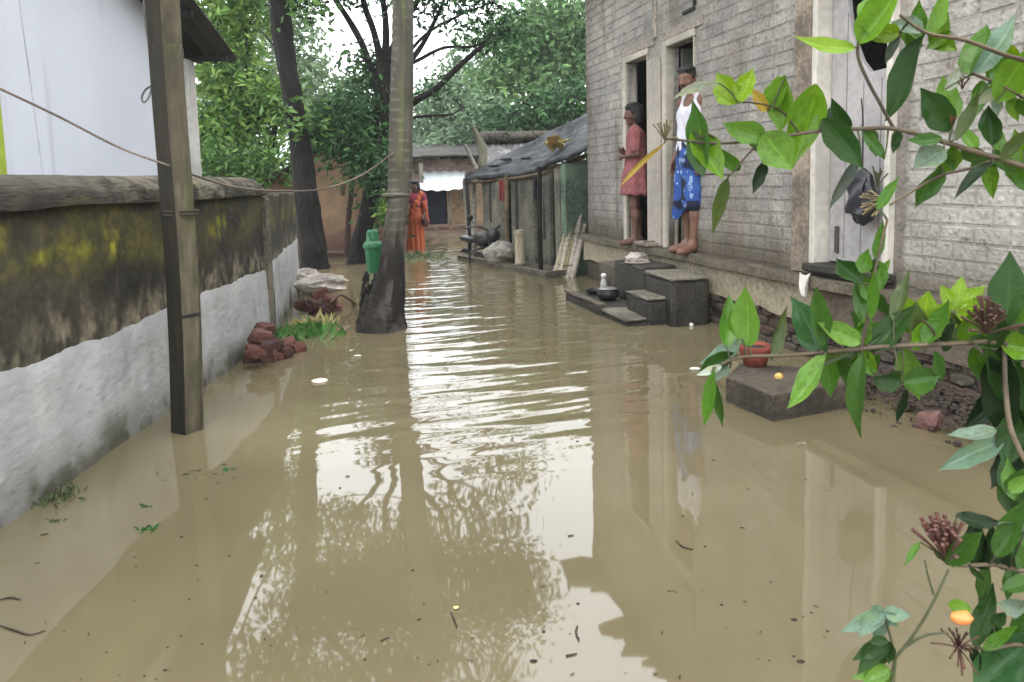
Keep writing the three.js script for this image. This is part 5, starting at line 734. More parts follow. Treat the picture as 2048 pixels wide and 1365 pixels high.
{ // man in the second doorway
  const f = H(2.78, PL + 0.004, 0.02), t = thing('person', 'man in white undershirt and blue patterned wrap standing in the second doorway', 'person', [f.x + 0.045, f.y, f.z + 0.02], -1.22);
  const hc = V(0.0, 1.575, 0.055), q = Q(0.28, 0.2), skin = M.skin;
  const body = [cap_([0, 0.92, 0], [0, 1.02, 0], 0.13, 0.115), cap_([-0.055, 1.02, 0], [-0.07, 1.28, -0.005], 0.095, 0.10), cap_([0.055, 1.02, 0], [0.07, 1.28, -0.005], 0.095, 0.10), cap_([-0.15, 1.385, -0.01], [0.15, 1.385, -0.01], 0.062, 0.062), cap_([0, 1.38, -0.015], [0, 1.5, 0.02], 0.062, 0.052),
    ...arm([-0.185, 1.375, -0.01], [-0.235, 1.10, -0.04], [-0.245, 0.86, 0.05]), ...arm([0.185, 1.375, -0.01], [0.24, 1.10, -0.03], [0.23, 0.87, 0.07]), ...leg([-0.085, 0.88, 0], [-0.09, 0.48, 0.03], [-0.095, 0.07, 0.0]), ...leg([0.085, 0.88, 0], [0.085, 0.48, 0.035], [0.075, 0.07, 0.06]), ...footP(-0.1, 0.02, -0.25), ...footP(0.08, 0.08, 0.2)];
  mesh('body', [sdfMesh(body, 0.0115, 0.045), place(headGeo(q, 1.04), hc), hand([-0.245, 0.85, 0.055], [0, -1, 0.15], [0.2, 0, 1], 1, 1, 0.5), hand([0.23, 0.86, 0.075], [0, -1, 0.15], [-0.2, 0, 1], -1, 1, 0.5)], skin, t);
  mesh('hair', place(hairGeo(q, 1.03), hc), M.hair, t); faceParts(t, hc, q, 1.04, true);
  const vest = sdfMesh([cap_([0, 0.90, 0], [0, 1.02, 0.005], 0.142, 0.128), cap_([-0.055, 0.96, 0], [-0.066, 1.25, 0], 0.122, 0.114), cap_([0.055, 0.96, 0], [0.066, 1.25, 0], 0.122, 0.114), cap_([-0.105, 1.25, 0.03], [-0.1, 1.42, 0.0], 0.06, 0.05), cap_([0.105, 1.25, 0.03], [0.1, 1.42, 0.0], 0.06, 0.05), cap_([-0.1, 1.25, -0.04], [-0.1, 1.42, -0.03], 0.07, 0.045), cap_([0.1, 1.25, -0.04], [0.1, 1.42, -0.03], 0.07, 0.045)], 0.0115, 0.04);
  mesh('undershirt', folds(vest, (x, y, z, a) => 0.007 * Math.sin(a * 7 + y * 16 + Math.sin(y * 31)) * smooth(1.35, 1.05, y)), mat([0.60, 0.60, 0.66], 0.9), t);
  const lungi = sdfMesh([cap_([0, 0.96, 0], [0, 0.86, 0.0], 0.142, 0.155), cap_([-0.06, 0.88, 0.0], [-0.08, 0.46, 0.03], 0.118, 0.105), cap_([0.06, 0.88, 0.0], [0.07, 0.46, 0.04], 0.118, 0.10), cap_([-0.05, 0.7, 0.07], [-0.09, 0.33, 0.11], 0.07, 0.055)], 0.0115, 0.06);
  { const p = lungi.attributes.position; for (let i = 0; i < p.count; i++) { const x = p.getX(i), hem = 0.42 - 0.12 * smooth(0.05, 0.16, p.getZ(i)) + 0.02 * Math.sin(x * 30); if (p.getY(i) < hem) p.setY(i, hem + 0.012 * Math.sin(Math.atan2(x, p.getZ(i)) * 9)); } lungi.computeVertexNormals(); }
  const lt = colorTex(256, 256, (u, v) => { const n = fbm(u * 7, v * 4, 4, 0), m = fbm(u * 13 + 5, v * 9, 3), w = smooth(0.55, 0.68, m), k = smooth(0.5, 0.62, fbm(u * 4 + 30, v * 3, 3)); let c = mixc([30, 60, 124], [58, 94, 166], n); c = mixc(c, [160, 180, 208], w * 0.85 * (1 - k)); c = mixc(c, [18, 24, 40], k * 0.9); return c; }); lt.repeat.set(1.7, 2.1);
  mesh('lungi', folds(lungi, (x, y, z, a) => 0.008 * Math.sin(a * 8 + 2 * Math.sin(y * 9)) * smooth(0.95, 0.6, y)), mat(0xffffff, 0.88, { map: lt }), t);
}
{ // girl in the first doorway
  const f = H(1.6, PL - 0.01, 0.1), s = 0.89, t = thing('person', 'girl in a pink dress standing in the first doorway facing away', 'person', [f.x + 0.07, f.y, f.z - 0.01], -1.85);
  const hc = V(0, 1.385, 0.03), q = Q(0.35, 0.12);
  const body = [cap_([0, 0.78, 0], [0, 0.9, 0], 0.105, 0.09), cap_([0, 0.92, 0], [0, 1.12, -0.005], 0.088, 0.092), cap_([-0.11, 1.2, -0.005], [0.11, 1.2, -0.005], 0.05, 0.05), cap_([0, 1.19, -0.01], [0, 1.3, 0.01], 0.048, 0.042), ...arm([-0.145, 1.19, -0.01], [-0.185, 0.97, -0.03], [-0.09, 0.98, 0.13], 0.78), ...arm([0.145, 1.19, -0.01], [0.185, 0.96, -0.03], [0.10, 0.93, 0.14], 0.78), ...leg([-0.065, 0.75, 0], [-0.075, 0.42, 0.02], [-0.085, 0.065, -0.02], 0.8), ...leg([0.065, 0.75, 0], [0.07, 0.42, 0.02], [0.085, 0.065, 0.01], 0.8), ...footP(-0.09, 0.0, -0.15, 0.86), ...footP(0.09, 0.03, 0.15, 0.86)];
  mesh('body', [sdfMesh(body, 0.0115, 0.04), place(headGeo(q, 0.96), hc), hand([-0.085, 0.985, 0.135], [0.8, 0.25, 0.5], [0, 1, 0], 1, 0.82, 0.8), hand([0.095, 0.93, 0.145], [-0.9, 0, 0.4], [0, 1, 0], -1, 0.82, 0.8)], mat([0.12, 0.056, 0.04], 0.6), t);
  mesh('hair', place(hairGeo(q, 0.98, true), hc), M.hair, t); faceParts(t, hc, q, 0.96, false);
  const dress = sdfMesh([cap_([0, 0.92, 0], [0, 1.13, 0], 0.104, 0.108), cap_([-0.12, 1.195, -0.005], [0.12, 1.195, -0.005], 0.06, 0.06), cap_([-0.145, 1.19, -0.01], [-0.19, 1.02, -0.015], 0.062, 0.056), cap_([0.145, 1.19, -0.01], [0.185, 1.02, -0.01], 0.062, 0.056), cap_([0, 0.94, 0], [0, 0.58, 0.0], 0.11, 0.165), cap_([-0.05, 0.75, 0.02], [-0.06, 0.57, 0.02], 0.12, 0.14), cap_([0.05, 0.75, 0.0], [0.06, 0.57, 0.0], 0.12, 0.14)], 0.0115, 0.04);
  { const p = dress.attributes.position; for (let i = 0; i < p.count; i++) if (p.getY(i) < 0.53) p.setY(i, 0.53 + 0.008 * Math.sin(Math.atan2(p.getX(i), p.getZ(i)) * 10)); dress.computeVertexNormals(); }
  const dt = colorTex(128, 128, (u, v) => { const n = fbm(u * 20, v * 20, 3), d = smooth(0.6, 0.72, noise(u * 36, v * 36)); let c = mixc([128, 74, 76], [150, 98, 97], n); return mixc(c, [122, 58, 62], d * 0.5); }); dt.repeat.set(2, 2);
  mesh('dress', folds(dress, (x, y, z, a) => 0.009 * Math.sin(a * 9) * smooth(0.95, 0.6, y) + 0.002 * Math.sin(y * 60)), mat(0xffffff, 0.92, { map: dt }), t);
}
{ // woman in orange wading at the lane end
  const f = W(834, 498), t = thing('person', 'woman in an orange sari standing in shallow water at the lane end', 'person', [f.x, -0.2, f.z], 0.15);
  const hc = V(0.0, 1.42, 0.03), q = Q(-0.5, 0.12);
  const body = [cap_([0, 0.82, 0], [0, 0.94, 0], 0.13, 0.105), cap_([0, 0.96, 0], [0, 1.17, 0], 0.1, 0.105), cap_([-0.12, 1.245, -0.005], [0.12, 1.245, -0.005], 0.055, 0.055), cap_([0, 1.24, -0.01], [0, 1.34, 0.015], 0.05, 0.045), ...arm([-0.16, 1.235, -0.01], [-0.21, 1.0, -0.02], [-0.18, 0.80, 0.08], 0.85), ...arm([0.16, 1.235, -0.01], [0.215, 1.0, -0.03], [0.16, 0.86, 0.14], 0.85), ...leg([-0.07, 0.78, 0], [-0.08, 0.44, 0.03], [-0.08, 0.06, 0], 0.85), ...leg([0.07, 0.78, 0], [0.075, 0.44, 0.03], [0.08, 0.06, 0.03], 0.85), ...footP(-0.085, 0.02, -0.1, 0.88), ...footP(0.085, 0.05, 0.1, 0.88)];
  mesh('body', [sdfMesh(body, 0.0125, 0.04), place(headGeo(q, 0.98), hc), hand([-0.18, 0.79, 0.085], [0, -1, 0.2], [0.2, 0, 1], 1, 0.88, 0.6), hand([0.155, 0.85, 0.15], [-0.3, -0.6, 0.8], [-0.3, 0.6, 0.4], -1, 0.88, 0.9)], mat([0.10, 0.048, 0.035], 0.6), t);
  mesh('hair', place(hairGeo(q, 1.0, true), hc), M.hair, t); faceParts(t, hc, q, 0.98, false);
  const st = colorTex(128, 128, (u, v) => { const n = fbm(u * 9, v * 5, 4); return mixc([150, 68, 40], [188, 104, 64], n); });
  const sk = sdfMesh([cap_([0, 0.95, 0], [0, 0.80, 0], 0.12, 0.155), cap_([0, 0.80, 0], [0, 0.16, 0.02], 0.155, 0.15), cap_([-0.05, 0.4, 0.03], [-0.07, 0.15, 0.04], 0.13, 0.13)], 0.0125, 0.05);
  mesh('sari_skirt', folds(sk, (x, y, z, a) => 0.012 * Math.sin(a * 11 + y * 3) * smooth(0.9, 0.4, y)), mat([0.9, 0.86, 0.84], 0.85, { map: st }), t);
  mesh('blouse', sdfMesh([cap_([0, 1.06, 0], [0, 1.18, 0], 0.114, 0.118), cap_([-0.12, 1.24, -0.005], [0.12, 1.24, -0.005], 0.066, 0.066), cap_([-0.16, 1.235, -0.01], [-0.19, 1.1, -0.015], 0.06, 0.055), cap_([0.16, 1.235, -0.01], [0.19, 1.1, -0.02], 0.06, 0.055)], 0.0125, 0.03), mat([0.26, 0.035, 0.07], 0.85), t);
  mesh('sari_drape', folds(sdfMesh([cap_([-0.08, 0.92, 0.11], [0.02, 1.08, 0.125], 0.04, 0.045), cap_([0.02, 1.08, 0.125], [0.11, 1.27, 0.06], 0.045, 0.045), cap_([0.11, 1.29, 0.03], [0.14, 1.2, -0.11], 0.045, 0.05), cap_([0.14, 1.2, -0.11], [0.13, 0.7, -0.15], 0.055, 0.05), cap_([0.17, 1.1, 0.03], [0.2, 0.72, 0.05], 0.05, 0.06)], 0.0125, 0.05), (x, y, z, a) => 0.006 * Math.sin(y * 40 + x * 60)), mat([0.95, 0.9, 0.88], 0.85, { map: st }), t);
  const b = V(0.17, 0.72, 0.16), bag = thing('carried_bag', 'dark bag held by the woman in the orange sari', 'bag'); const wb = t.localToWorld(b.clone()); t.updateMatrixWorld(true); wb.copy(t.localToWorld(b.clone())); bag.position.copy(wb);
  mesh('bag_body', lump(0.07, 0.09, 0.05, 0.15, 3, 4), mat([0.06, 0.02, 0.015], 0.7), bag); mesh('bag_strap', limb([[-0.04, 0.06, 0], [-0.01, 0.16, -0.01], [0.03, 0.06, 0]], [0.006, 0.006, 0.006], 6, 5), M.wood, bag);
}
// ---------- shrub in the foreground ----------
const veinTex = (sd, spots) => colorTex(128, 256, (u, v) => { const x = Math.abs(u - 0.5) * 2, mid = smooth(0.07, 0.02, x), s = (v * 11 + x * 1.6) % 1, side = smooth(0.10, 0.03, Math.abs(s - 0.5)) * 0.35 * (1 - x * 0.6), k = 255 * clamp(0.84 + 0.16 * mid + 0.08 * side - 0.16 * fbm(u * 7 + sd, v * 14, 4) + 0.05);
  let c = [k, k, k]; c = mixc(c, [255, 236, 150], 0.22 * smooth(0.4, 0.8, fbm(u * 2 + sd * 3, v * 3, 2))); const b = smooth(0.70, 0.76, noise(u * 9 + sd * 7, v * 20)) * spots; return mixc(c, [150, 110, 70], b * 0.8); }, false);
const veinMaps = [veinTex(1, 0), veinTex(5, 0), veinTex(9, 0.25)];
const veinBump = grayTex(128, 256, (u, v) => { const x = Math.abs(u - 0.5) * 2, s = (v * 11 + x * 1.6) % 1; return clamp(0.6 - 0.5 * smooth(0.1, 0.0, x) - 0.35 * smooth(0.16, 0.0, Math.abs(s - 0.5)) + 0.15 * fbm(u * 14, v * 28, 3)); }, false);
const LC = { lime: [0.24, 0.42, 0.012], lime2: [0.15, 0.33, 0.012], light: [0.17, 0.36, 0.045], mid: [0.085, 0.235, 0.012], mid2: [0.055, 0.155, 0.016], dark: [0.026, 0.085, 0.010], vdark: [0.012, 0.036, 0.007], olive: [0.09, 0.14, 0.03], pale: [0.26, 0.37, 0.27], white: [0.55, 0.62, 0.50], grey: [0.08, 0.11, 0.075], mint: [0.20, 0.33, 0.22], yellow: [0.50, 0.36, 0.05], teal: [0.045, 0.14, 0.04] };
const leafMats = {}, leafAlt = {}; for (const k in LC) leafAlt[k] = veinMaps.map((veins) => new THREE.MeshPhysicalMaterial({ color: lin(...LC[k].map((x) => x * 1.12)), map: veins, bumpMap: veinBump, bumpScale: 0.0012, roughness: 0.85, specularIntensity: 0.25, transmission: 0.3, thickness: 0, clearcoat: k === 'vdark' || k === 'dark' ? 0.3 : 0.5, clearcoatRoughness: 0.12, side: THREE.DoubleSide })), leafMats[k] = leafAlt[k][0];
// a leaf blade from base B to tip T: pointed oval, folded along its midrib, arched and a little wavy
function blade(B, T, width, o = {}) {
  const a = T.clone().sub(B), L = a.length(); a.normalize(); const view = B.clone().lerp(T, 0.5).sub(o.eye || camera.position).normalize();
  const s0 = V().crossVectors(a, view).normalize(), n0 = V().crossVectors(s0, a).normalize(), r = o.roll || 0, s = s0.clone().multiplyScalar(Math.cos(r)).addScaledVector(n0, Math.sin(r)), n = n0.clone().multiplyScalar(Math.cos(r)).addScaledVector(s0, -Math.sin(r));
  const tw = o.twist || 0, hw = width / 2 / Math.max(0.5, Math.cos(r)), nu = 6, nv = 14, pos = [], uv = [], idx = [], sd = o.sd || 1;
  for (let j = 0; j <= nv; j++) { const t = j / nv, w = hw * Math.pow(Math.sin(Math.PI * Math.pow(clamp(t, 0.004, 0.994), o.shape || 0.82)), 0.78) * (1 - 0.12 * t - 0.3 * smooth(0.68, 0.98, t)) * (1 + 0.05 * Math.sin(t * 17 + sd * 5)), arch = (o.arch ?? 0.1) * L * (4 * t * (1 - t)) + (o.curl || 0) * L * t * t;
    for (let i = 0; i <= nu; i++) { const x = i / nu * 2 - 1, up = (o.fold ?? 0.22) * Math.abs(x) * w + 0.03 * hw * Math.sin(t * 13 + sd * 3 + x * 2) * Math.abs(x), ct = Math.cos(tw * (t - 0.4)), st = Math.sin(tw * (t - 0.4)), p = B.clone().addScaledVector(a, L * t).addScaledVector(s, x * w * ct + up * st).addScaledVector(n, arch - up * ct + x * w * st); pos.push(p.x, p.y, p.z); uv.push(0.5 + x * 0.5, t); if (i < nu && j < nv) { const q = j * (nu + 1) + i; idx.push(q, q + 1, q + nu + 1, q + 1, q + nu + 2, q + nu + 1); } } }
  const g = new THREE.BufferGeometry(); g.setAttribute('position', new THREE.Float32BufferAttribute(pos, 3)); g.setAttribute('uv', new THREE.Float32BufferAttribute(uv, 2)); g.setIndex(idx); g.computeVertexNormals(); return g;
}
reseed(77);
const root = V(1.18, -0.35, -1.15);
const ix = thing('flowering_shrub', 'glossy leaved shrub with brown flower heads reaching in from the right', 'shrub', [root.x, 0, root.z]);
const inIx = (g) => g.translate(-ix.position.x, 0, -ix.position.z);
const stemM = plain([0.13, 0.10, 0.065], 0.8, 0.002), stemG = plain([0.11, 0.135, 0.05], 0.7, 0.001);
const ZT = -1.5, ZM = -1.32, ZB = -1.1;
const stemPts = [], mainPts = [root, V(1.16, 0.2, -1.16), V(1.17, 0.75, -1.22), V(1.2, 1.25, -1.35), V(1.22, 1.6, -1.48)], mainCurve = new THREE.CatmullRomCurve3(mainPts);
const stem = (pts, z, r0, r1, m = stemM, into = ix, f = inIx) => { const c = new THREE.CatmullRomCurve3(pts.map(([x, y], i) => Z(x, y, Array.isArray(z) ? lerp(z[0], z[1], i / (pts.length - 1)) : z))); for (let i = 0; i <= 60; i++) stemPts.push(c.getPoint(i / 60)); const P = pts.map(([x, y], i) => Z(x, y, Array.isArray(z) ? lerp(z[0], z[1], i / (pts.length - 1)) : z)), R = pts.map((_, i) => lerp(r0, r1, i / (pts.length - 1))); for (const [i, at] of [[0, 'unshift'], [pts.length - 1, 'push']]) if (pts[i][0] >= 2040) { let b = mainCurve.getPoint(0); for (let k = 0; k <= 80; k++) { const q = mainCurve.getPoint(k / 80); if (q.distanceToSquared(P[i ? P.length - 1 : 0]) < b.distanceToSquared(P[i ? P.length - 1 : 0])) b = q; } P[at](b); R[at](i ? r1 : r0 * 1.2); } return mesh('stem', f(limb(P, R, 7, 5)), m, into); };
// the main stems stand outside the frame
mesh('stem', inIx(limb(mainPts, [0.016, 0.014, 0.012, 0.009, 0.005], 9, 6)), stemM, ix);
stem([[2230, 400], [2130, 360], [2048, 333], [1960, 306], [1885, 283], [1790, 258], [1715, 258], [1640, 262], [1560, 274], [1440, 287], [1335, 278]], ZT, 0.0066, 0.0026);
stem([[1788, 258], [1762, 210], [1735, 160], [1716, 110], [1722, 60], [1740, 10]], ZT, 0.0036, 0.003);
stem([[2130, 240], [2040, 190], [1990, 165], [1948, 148]], [-1.46, -1.5], 0.004, 0.003); stem([[2048, 120], [1930, 80], [1855, 66], [1800, 30]], [-1.42, -1.48], 0.0045, 0.0028); stem([[1990, 318], [1950, 335], [1880, 352], [1830, 380], [1780, 410]], ZT, 0.0035, 0.0024); stem([[1530, 275], [1495, 310], [1462, 350]], ZT, 0.0024, 0.0016); stem([[1440, 287], [1420, 270], [1400, 275]], ZT, 0.002, 0.0015);stem([[1600,268],[1560, 220], [1500, 205], [1478, 205]], ZT, 0.0022, 0.0016);
stem([[2240, 720], [2100, 690], [1990, 684], [1900, 688], [1770, 694], [1640, 706], [1560, 712], [1478, 716], [1430, 735]], ZM, 0.0058, 0.0024);
stem([[1720, 700], [1735, 640], [1745, 570], [1760, 500], [1775, 440]], ZM, 0.004, 0.0022); stem([[2010, 690], [2012, 780], [2030, 880], [2090, 960]], [ZM, -1.2], 0.004, 0.005); stem([[1880, 690], [1862, 655], [1845, 640]], ZM, 0.0026, 0.002);
stem([[2200, 1130], [2048, 1142], [1990, 1130], [1930, 1132], [1895, 1128]], ZB, 0.0042, 0.0026); stem([[2120, 1300], [2030, 1290], [1975, 1300], [1930, 1290]], ZB, 0.004, 0.0022);
const leaves = [ // base x, y, tip x, y, width, colour, spray, roll, arch, fold
  [1712, 96, 1588, 76, 34, 'lime', 0, 0.4, 0.12], [1718, 88, 1812, -34, 66, 'lime2', 0, 0.3, 0.05], [1800, 66, 1728, 62, 44, 'lime', 0, -0.3, 0.1], [1722, 40, 1765, -20, 40, 'light', 0, 0.3, 0], [1850, 68, 1896, -24, 36, 'lime2', 0, 0.5, 0.05], [1845, 66, 1783, 42, 38, 'pale', 0, -0.4, 0.1], [1848, 72, 1772, 244, 52, 'dark', 0, 0.5, 0.08], [1800, 70, 1766, 130, 22, 'grey', 0, 0.4, 0.1], [1858, 70, 1916, 102, 40, 'mid', 0, 0.2, 0.12], [1900, 62, 1850, 100, 26, 'lime2', 0, 0.2, 0.12], [1946, 150, 2036, 26, 66, 'mint', 0, -0.5, 0.08], [1940, 150, 1985, 60, 40, 'mid2', 0, 0.6, 0.05], [1900, 262, 1842, 176, 66, 'dark', 0, 0.1, 0.05], [1908, 240, 1888, 150, 44, 'light', 0, -0.4, 0.06], [1890, 180, 1930, 130, 28, 'white', 0, 0.4, 0.05], [1985, 292, 1978, 208, 46, 'dark', 0, 0, 0.05], [1992, 205, 2066, 92, 70, 'lime2', 0, 0.2, 0.08], [2040, 200, 2090, 130, 60, 'mid', 0, 0, 0.08], [1950, 208, 2022, 170, 26, 'white', 0, 0.5, 0.1], [1914, 280, 1966, 180, 30, 'olive', 0, 0.5, 0.12], [1890, 296, 1828, 338, 56, 'pale', 0, 0.1, 0.1], [1882, 330, 1832, 414, 44, 'mid2', 0, 0.3, 0.05], [1885, 276, 1812, 284, 30, 'dark', 0, 0.3, 0.12], [2004, 322, 2060, 256, 30, 'olive', 0, 0.3, 0.1], [1988, 326, 1908, 404, 26, 'vdark', 0, 0.3, -0.12], [1985, 300, 2020, 340, 24, 'dark', 0, 0.3, 0.1], [2046, 300, 2100, 330, 40, 'mid', 0, 0.3, 0.1],
  [1478, 206, 1432, 146, 58, 'lime', 0, 0.2, 0.05], [1480, 206, 1502, 136, 44, 'lime', 0, -0.5, 0.05], [1440, 166, 1346, 196, 20, 'white', 0, 0.6, 0.15], [1536, 224, 1498, 176, 28, 'yellow', 0, 0.2, 0.1], [1548, 222, 1556, 150, 48, 'mid', 0, 0.3, 0.05], [1632, 168, 1588, 336, 80, 'mid', 0, 0.2, 0.08], [1572, 150, 1570, 262, 62, 'lime2', 0, -0.4, 0.06], [1528, 272, 1446, 246, 54, 'light', 0, -0.2, 0.1], [1526, 266, 1582, 338, 84, 'light', 0, 0.1, 0.05], [1520, 300, 1500, 240, 40, 'lime2', 0, 0.2, 0.1], [1408, 352, 1396, 202, 54, 'dark', 0, 0.4, 0.06], [1384, 262, 1448, 358, 62, 'mid', 0, -0.3, 0.06], [1478, 342, 1440, 290, 34, 'mid', 0, 0.3, 0.05], [1456, 356, 1418, 474, 32, 'olive', 0, 0.3, 0.06], [1530, 322, 1504, 388, 28, 'vdark', 0, 0.3, 0.06], [1645, 238, 1732, 338, 64, 'dark', 0, 0.1, 0.16], [1722, 306, 1650, 416, 26, 'grey', 0, 0.4, 0.05], [1648, 250, 1662, 212, 18, 'vdark', 0, 0.3, 0.05], [1640, 262, 1690, 300, 20, 'dark', 0, 0.3, 0.05], [1770, 320, 1720, 250, 26, 'dark', 0, 0.4, 0.05], [1330, 286, 1232, 376, 12, 'yellow', 0, 0.4, 0.06],
  [1452, 694, 1466, 584, 48, 'mid', 1, 0.4, 0.06], [1496, 694, 1494, 570, 64, 'light', 1, 0.2, 0.06], [1486, 678, 1396, 724, 44, 'mint', 1, 0.5, 0.2], [1468, 706, 1396, 750, 40, 'dark', 1, 0.2, 0.12], [1430, 742, 1404, 856, 30, 'mid', 1, 0.3, 0.05], [1424, 742, 1444, 858, 26, 'mid2', 1, -0.3, 0.05], [1444, 732, 1392, 752, 20, 'white', 1, 0.3, 0.15], [1462, 735, 1405, 770, 24, 'pale', 1, 0.3, 0.15], [1542, 722, 1562, 612, 28, 'olive', 1, 0.5, 0.06], [1652, 712, 1582, 592, 70, 'teal', 1, 0.1, 0.06], [1644, 694, 1626, 570, 46, 'mid2', 1, 0.4, 0.06], [1724, 684, 1636, 646, 50, 'light', 1, -0.2, 0.1], [1696, 694, 1770, 646, 54, 'mid', 1, 0.2, 0.1], [1738, 702, 1830, 612, 60, 'dark', 1, 0.1, 0.1], [1740, 690, 1800, 660, 24, 'pale', 1, 0.5, 0.1], [1786, 642, 1828, 546, 32, 'olive', 1, 0.4, 0.05], [1736, 664, 1718, 556, 38, 'mid2', 1, 0.4, 0.06], [1742, 640, 1752, 540, 26, 'mid', 1, 0.4, 0.06], [1722, 568, 1674, 516, 50, 'dark', 1, 0.2, 0.12], [1726, 548, 1736, 498, 36, 'mid', 1, 0.2, 0.12], [1652, 712, 1578, 822, 48, 'light', 1, 0.3, 0.08], [1732, 690, 1612, 750, 16, 'olive', 1, 0.3, 0.1], [1726, 708, 1720, 878, 42, 'mid2', 1, 0.3, -0.06], [1800, 762, 1738, 748, 56, 'dark', 1, 0.2, 0.1], [1806, 766, 1886, 752, 66, 'mid2', 1, 0.1, 0.1], [1812, 778, 1794, 848, 20, 'vdark', 1, 0.3, 0.06], [1880, 692, 1882, 606, 56, 'vdark', 1, 0.1, 0.06], [2010, 664, 2016, 500, 80, 'dark', 1, 0.2, 0.06], [2004, 694, 2010, 884, 82, 'vdark', 1, 0.2, 0.05], [2002, 690, 2076, 700, 64, 'lime2', 1, 0.1, 0.12], [1990, 690, 1930, 676, 30, 'mid2', 1, 0.3, 0.1], [2030, 730, 2070, 850, 60, 'dark', 1, 0.3, 0.06], [1994, 858, 1892, 872, 34, 'pale', 1, 0.5, 0.12], [2008, 880, 1890, 938, 50, 'mint', 1, 0.1, 0.1], [2046, 896, 1984, 980, 56, 'vdark', 1, 0.2, 0.1], [2048, 850, 2070, 970, 66, 'dark', 1, 0.2, 0.06], [2020, 640, 2080, 600, 50, 'mid', 1, 0.2, 0.1], [1755, 420, 1800, 350, 26, 'mid', 1, 0.3, 0.08], [1752, 520, 1770, 440, 26, 'mid', 1, 0.3, 0.08],
  [1912, 1032, 2010, 1046, 36, 'vdark', 2, 0.3, 0.16], [1894, 1128, 1968, 1062, 50, 'mid2', 2, 0.2, 0.1], [1992, 1116, 2056, 1000, 52, 'mid2', 2, 0.2, 0.1], [1842, 1084, 1806, 1128, 16, 'mid', 2, 0.3, 0.1], [2052, 1060, 1990, 1040, 30, 'pale', 2, 0.5, 0.1], [1940, 1132, 1970, 1168, 16, 'dark', 2, 0.3, 0.05], [1950, 1296, 1988, 1166, 48, 'dark', 2, 0.1, 0.08], [1986, 1250, 2014, 1224, 30, 'dark', 2, 0.1, 0.08], [2056, 1218, 1986, 1200, 44, 'pale', 2, 0.4, 0.1], [2070, 1160, 2006, 1176, 40, 'mid2', 2, 0.2, 0.1], [2075, 1262, 1946, 1386, 104, 'teal', 2, 0.1, 0.08], [1948, 1288, 1960, 1348, 24, 'vdark', 2, 0.3, 0.05], [2048, 1000, 2080, 1100, 60, 'dark', 2, 0.1, 0.08], [2020, 985, 2060, 950, 34, 'light', 2, 0.1, 0.08], [1966, 1300, 2036, 1250, 30, 'mid', 2, 0.3, 0.1], [1870, 1100, 1905, 1130, 20, 'mid2', 2, 0.3, 0.1],
];
const zs3 = [ZT, ZM, ZB];
leaves.forEach(([bx, by, tx, ty, w, c0, sp, roll, arch], i) => {
  const c = sp === 0 && i % 3 ? ({ dark: 'mid2', mid2: 'mid', mid: 'lime2' })[c0] || c0 : c0;
  const L = Math.hypot(tx - bx, ty - by), z0 = zs3[sp] + rr(-0.02, 0.02), dz = clamp(L / 1500 * 1.3 * rr(-0.5, 0.5), -0.06, 0.06), B = Z(bx, by, z0), T = Z(tx, ty, z0 + dz);
  let near = stemPts[0]; for (const p of stemPts) if (p.distanceToSquared(B) < near.distanceToSquared(B)) near = p;
  const lf = mesh('leaf', inIx(blade(B, T, w * 0.9 * -z0 / 1500, { roll: roll * 1.5 * (i % 2 ? 1 : -1), arch, fold: rr(0.3, 0.95), sd: i, curl: rr(-0.16, 0.12), twist: rr(-1.0, 1.0) })), leafAlt[c][i % 3], ix);
  if (near.distanceTo(B) < 0.075) mesh('stalk', inIx(limb([near, near.clone().lerp(B, 0.55).add(V(0, 0.003, 0.002)), B.clone().lerp(T, 0.02)], [0.0022, 0.0017, 0.0014], 6, 4)), stemG, lf);
});
// the rest of the foliage along the twigs
reseed(93);
for (const [x0, y0, x1, y1, sp, n, cols, l0, l1] of [[1650, 704, 2040, 690, 1, 24, ['mid', 'mid2', 'dark', 'light', 'lime2', 'olive'], 55, 115], [1722, 700, 1762, 500, 1, 8, ['mid', 'mid2', 'light'], 45, 85], [2014, 720, 2050, 960, 1, 20, ['dark', 'vdark', 'mid2', 'dark'], 70, 130], [1890, 286, 2048, 330, 0, 10, ['mid', 'lime2', 'mid2', 'light'], 50, 95], [1730, 70, 2048, 120, 0, 10, ['lime2', 'lime', 'mid', 'light'], 55, 100], [1960, 160, 2048, 200, 0, 7, ['mid', 'lime2', 'pale'], 50, 90], [1640, 262, 1800, 260, 0, 4, ['mid2', 'dark'], 50, 80], [1940, 1130, 2060, 1140, 2, 10, ['mid2', 'dark', 'vdark'], 60, 110], [1970, 1300, 2060, 1295, 2, 9, ['dark', 'mid2', 'teal'], 60, 110], [2010, 980, 2060, 1060, 2, 7, ['mid2', 'dark', 'mid'], 70, 110]])
  for (let k = 0; k < n; k++) {
    const t = (k + rnd()) / n, bx = lerp(x0, x1, t) + rr(-8, 8), by = lerp(y0, y1, t) + rr(-8, 8), th = (rnd() < 0.5 ? -1 : 1) * rr(0.5, 2.4) + (sp === 0 ? -0.2 : 0.1), L = rr(l0, l1), z0 = zs3[sp] - rr(0.0, 0.07), B = Z(bx, by, z0), T = Z(bx + L * Math.cos(th), by + L * Math.sin(th), z0 + rr(-0.05, 0.03));
    mesh('leaf', inIx(blade(B, T, L * rr(0.36, 0.46) * -z0 / 1500, { roll: rr(-0.9, 0.9), arch: rr(0.02, 0.18), fold: rr(0.3, 0.9), sd: k, curl: rr(-0.15, 0.1), twist: rr(-0.8, 0.8) })), leafAlt[cols[k % cols.length]][k % 3], ix);
  }
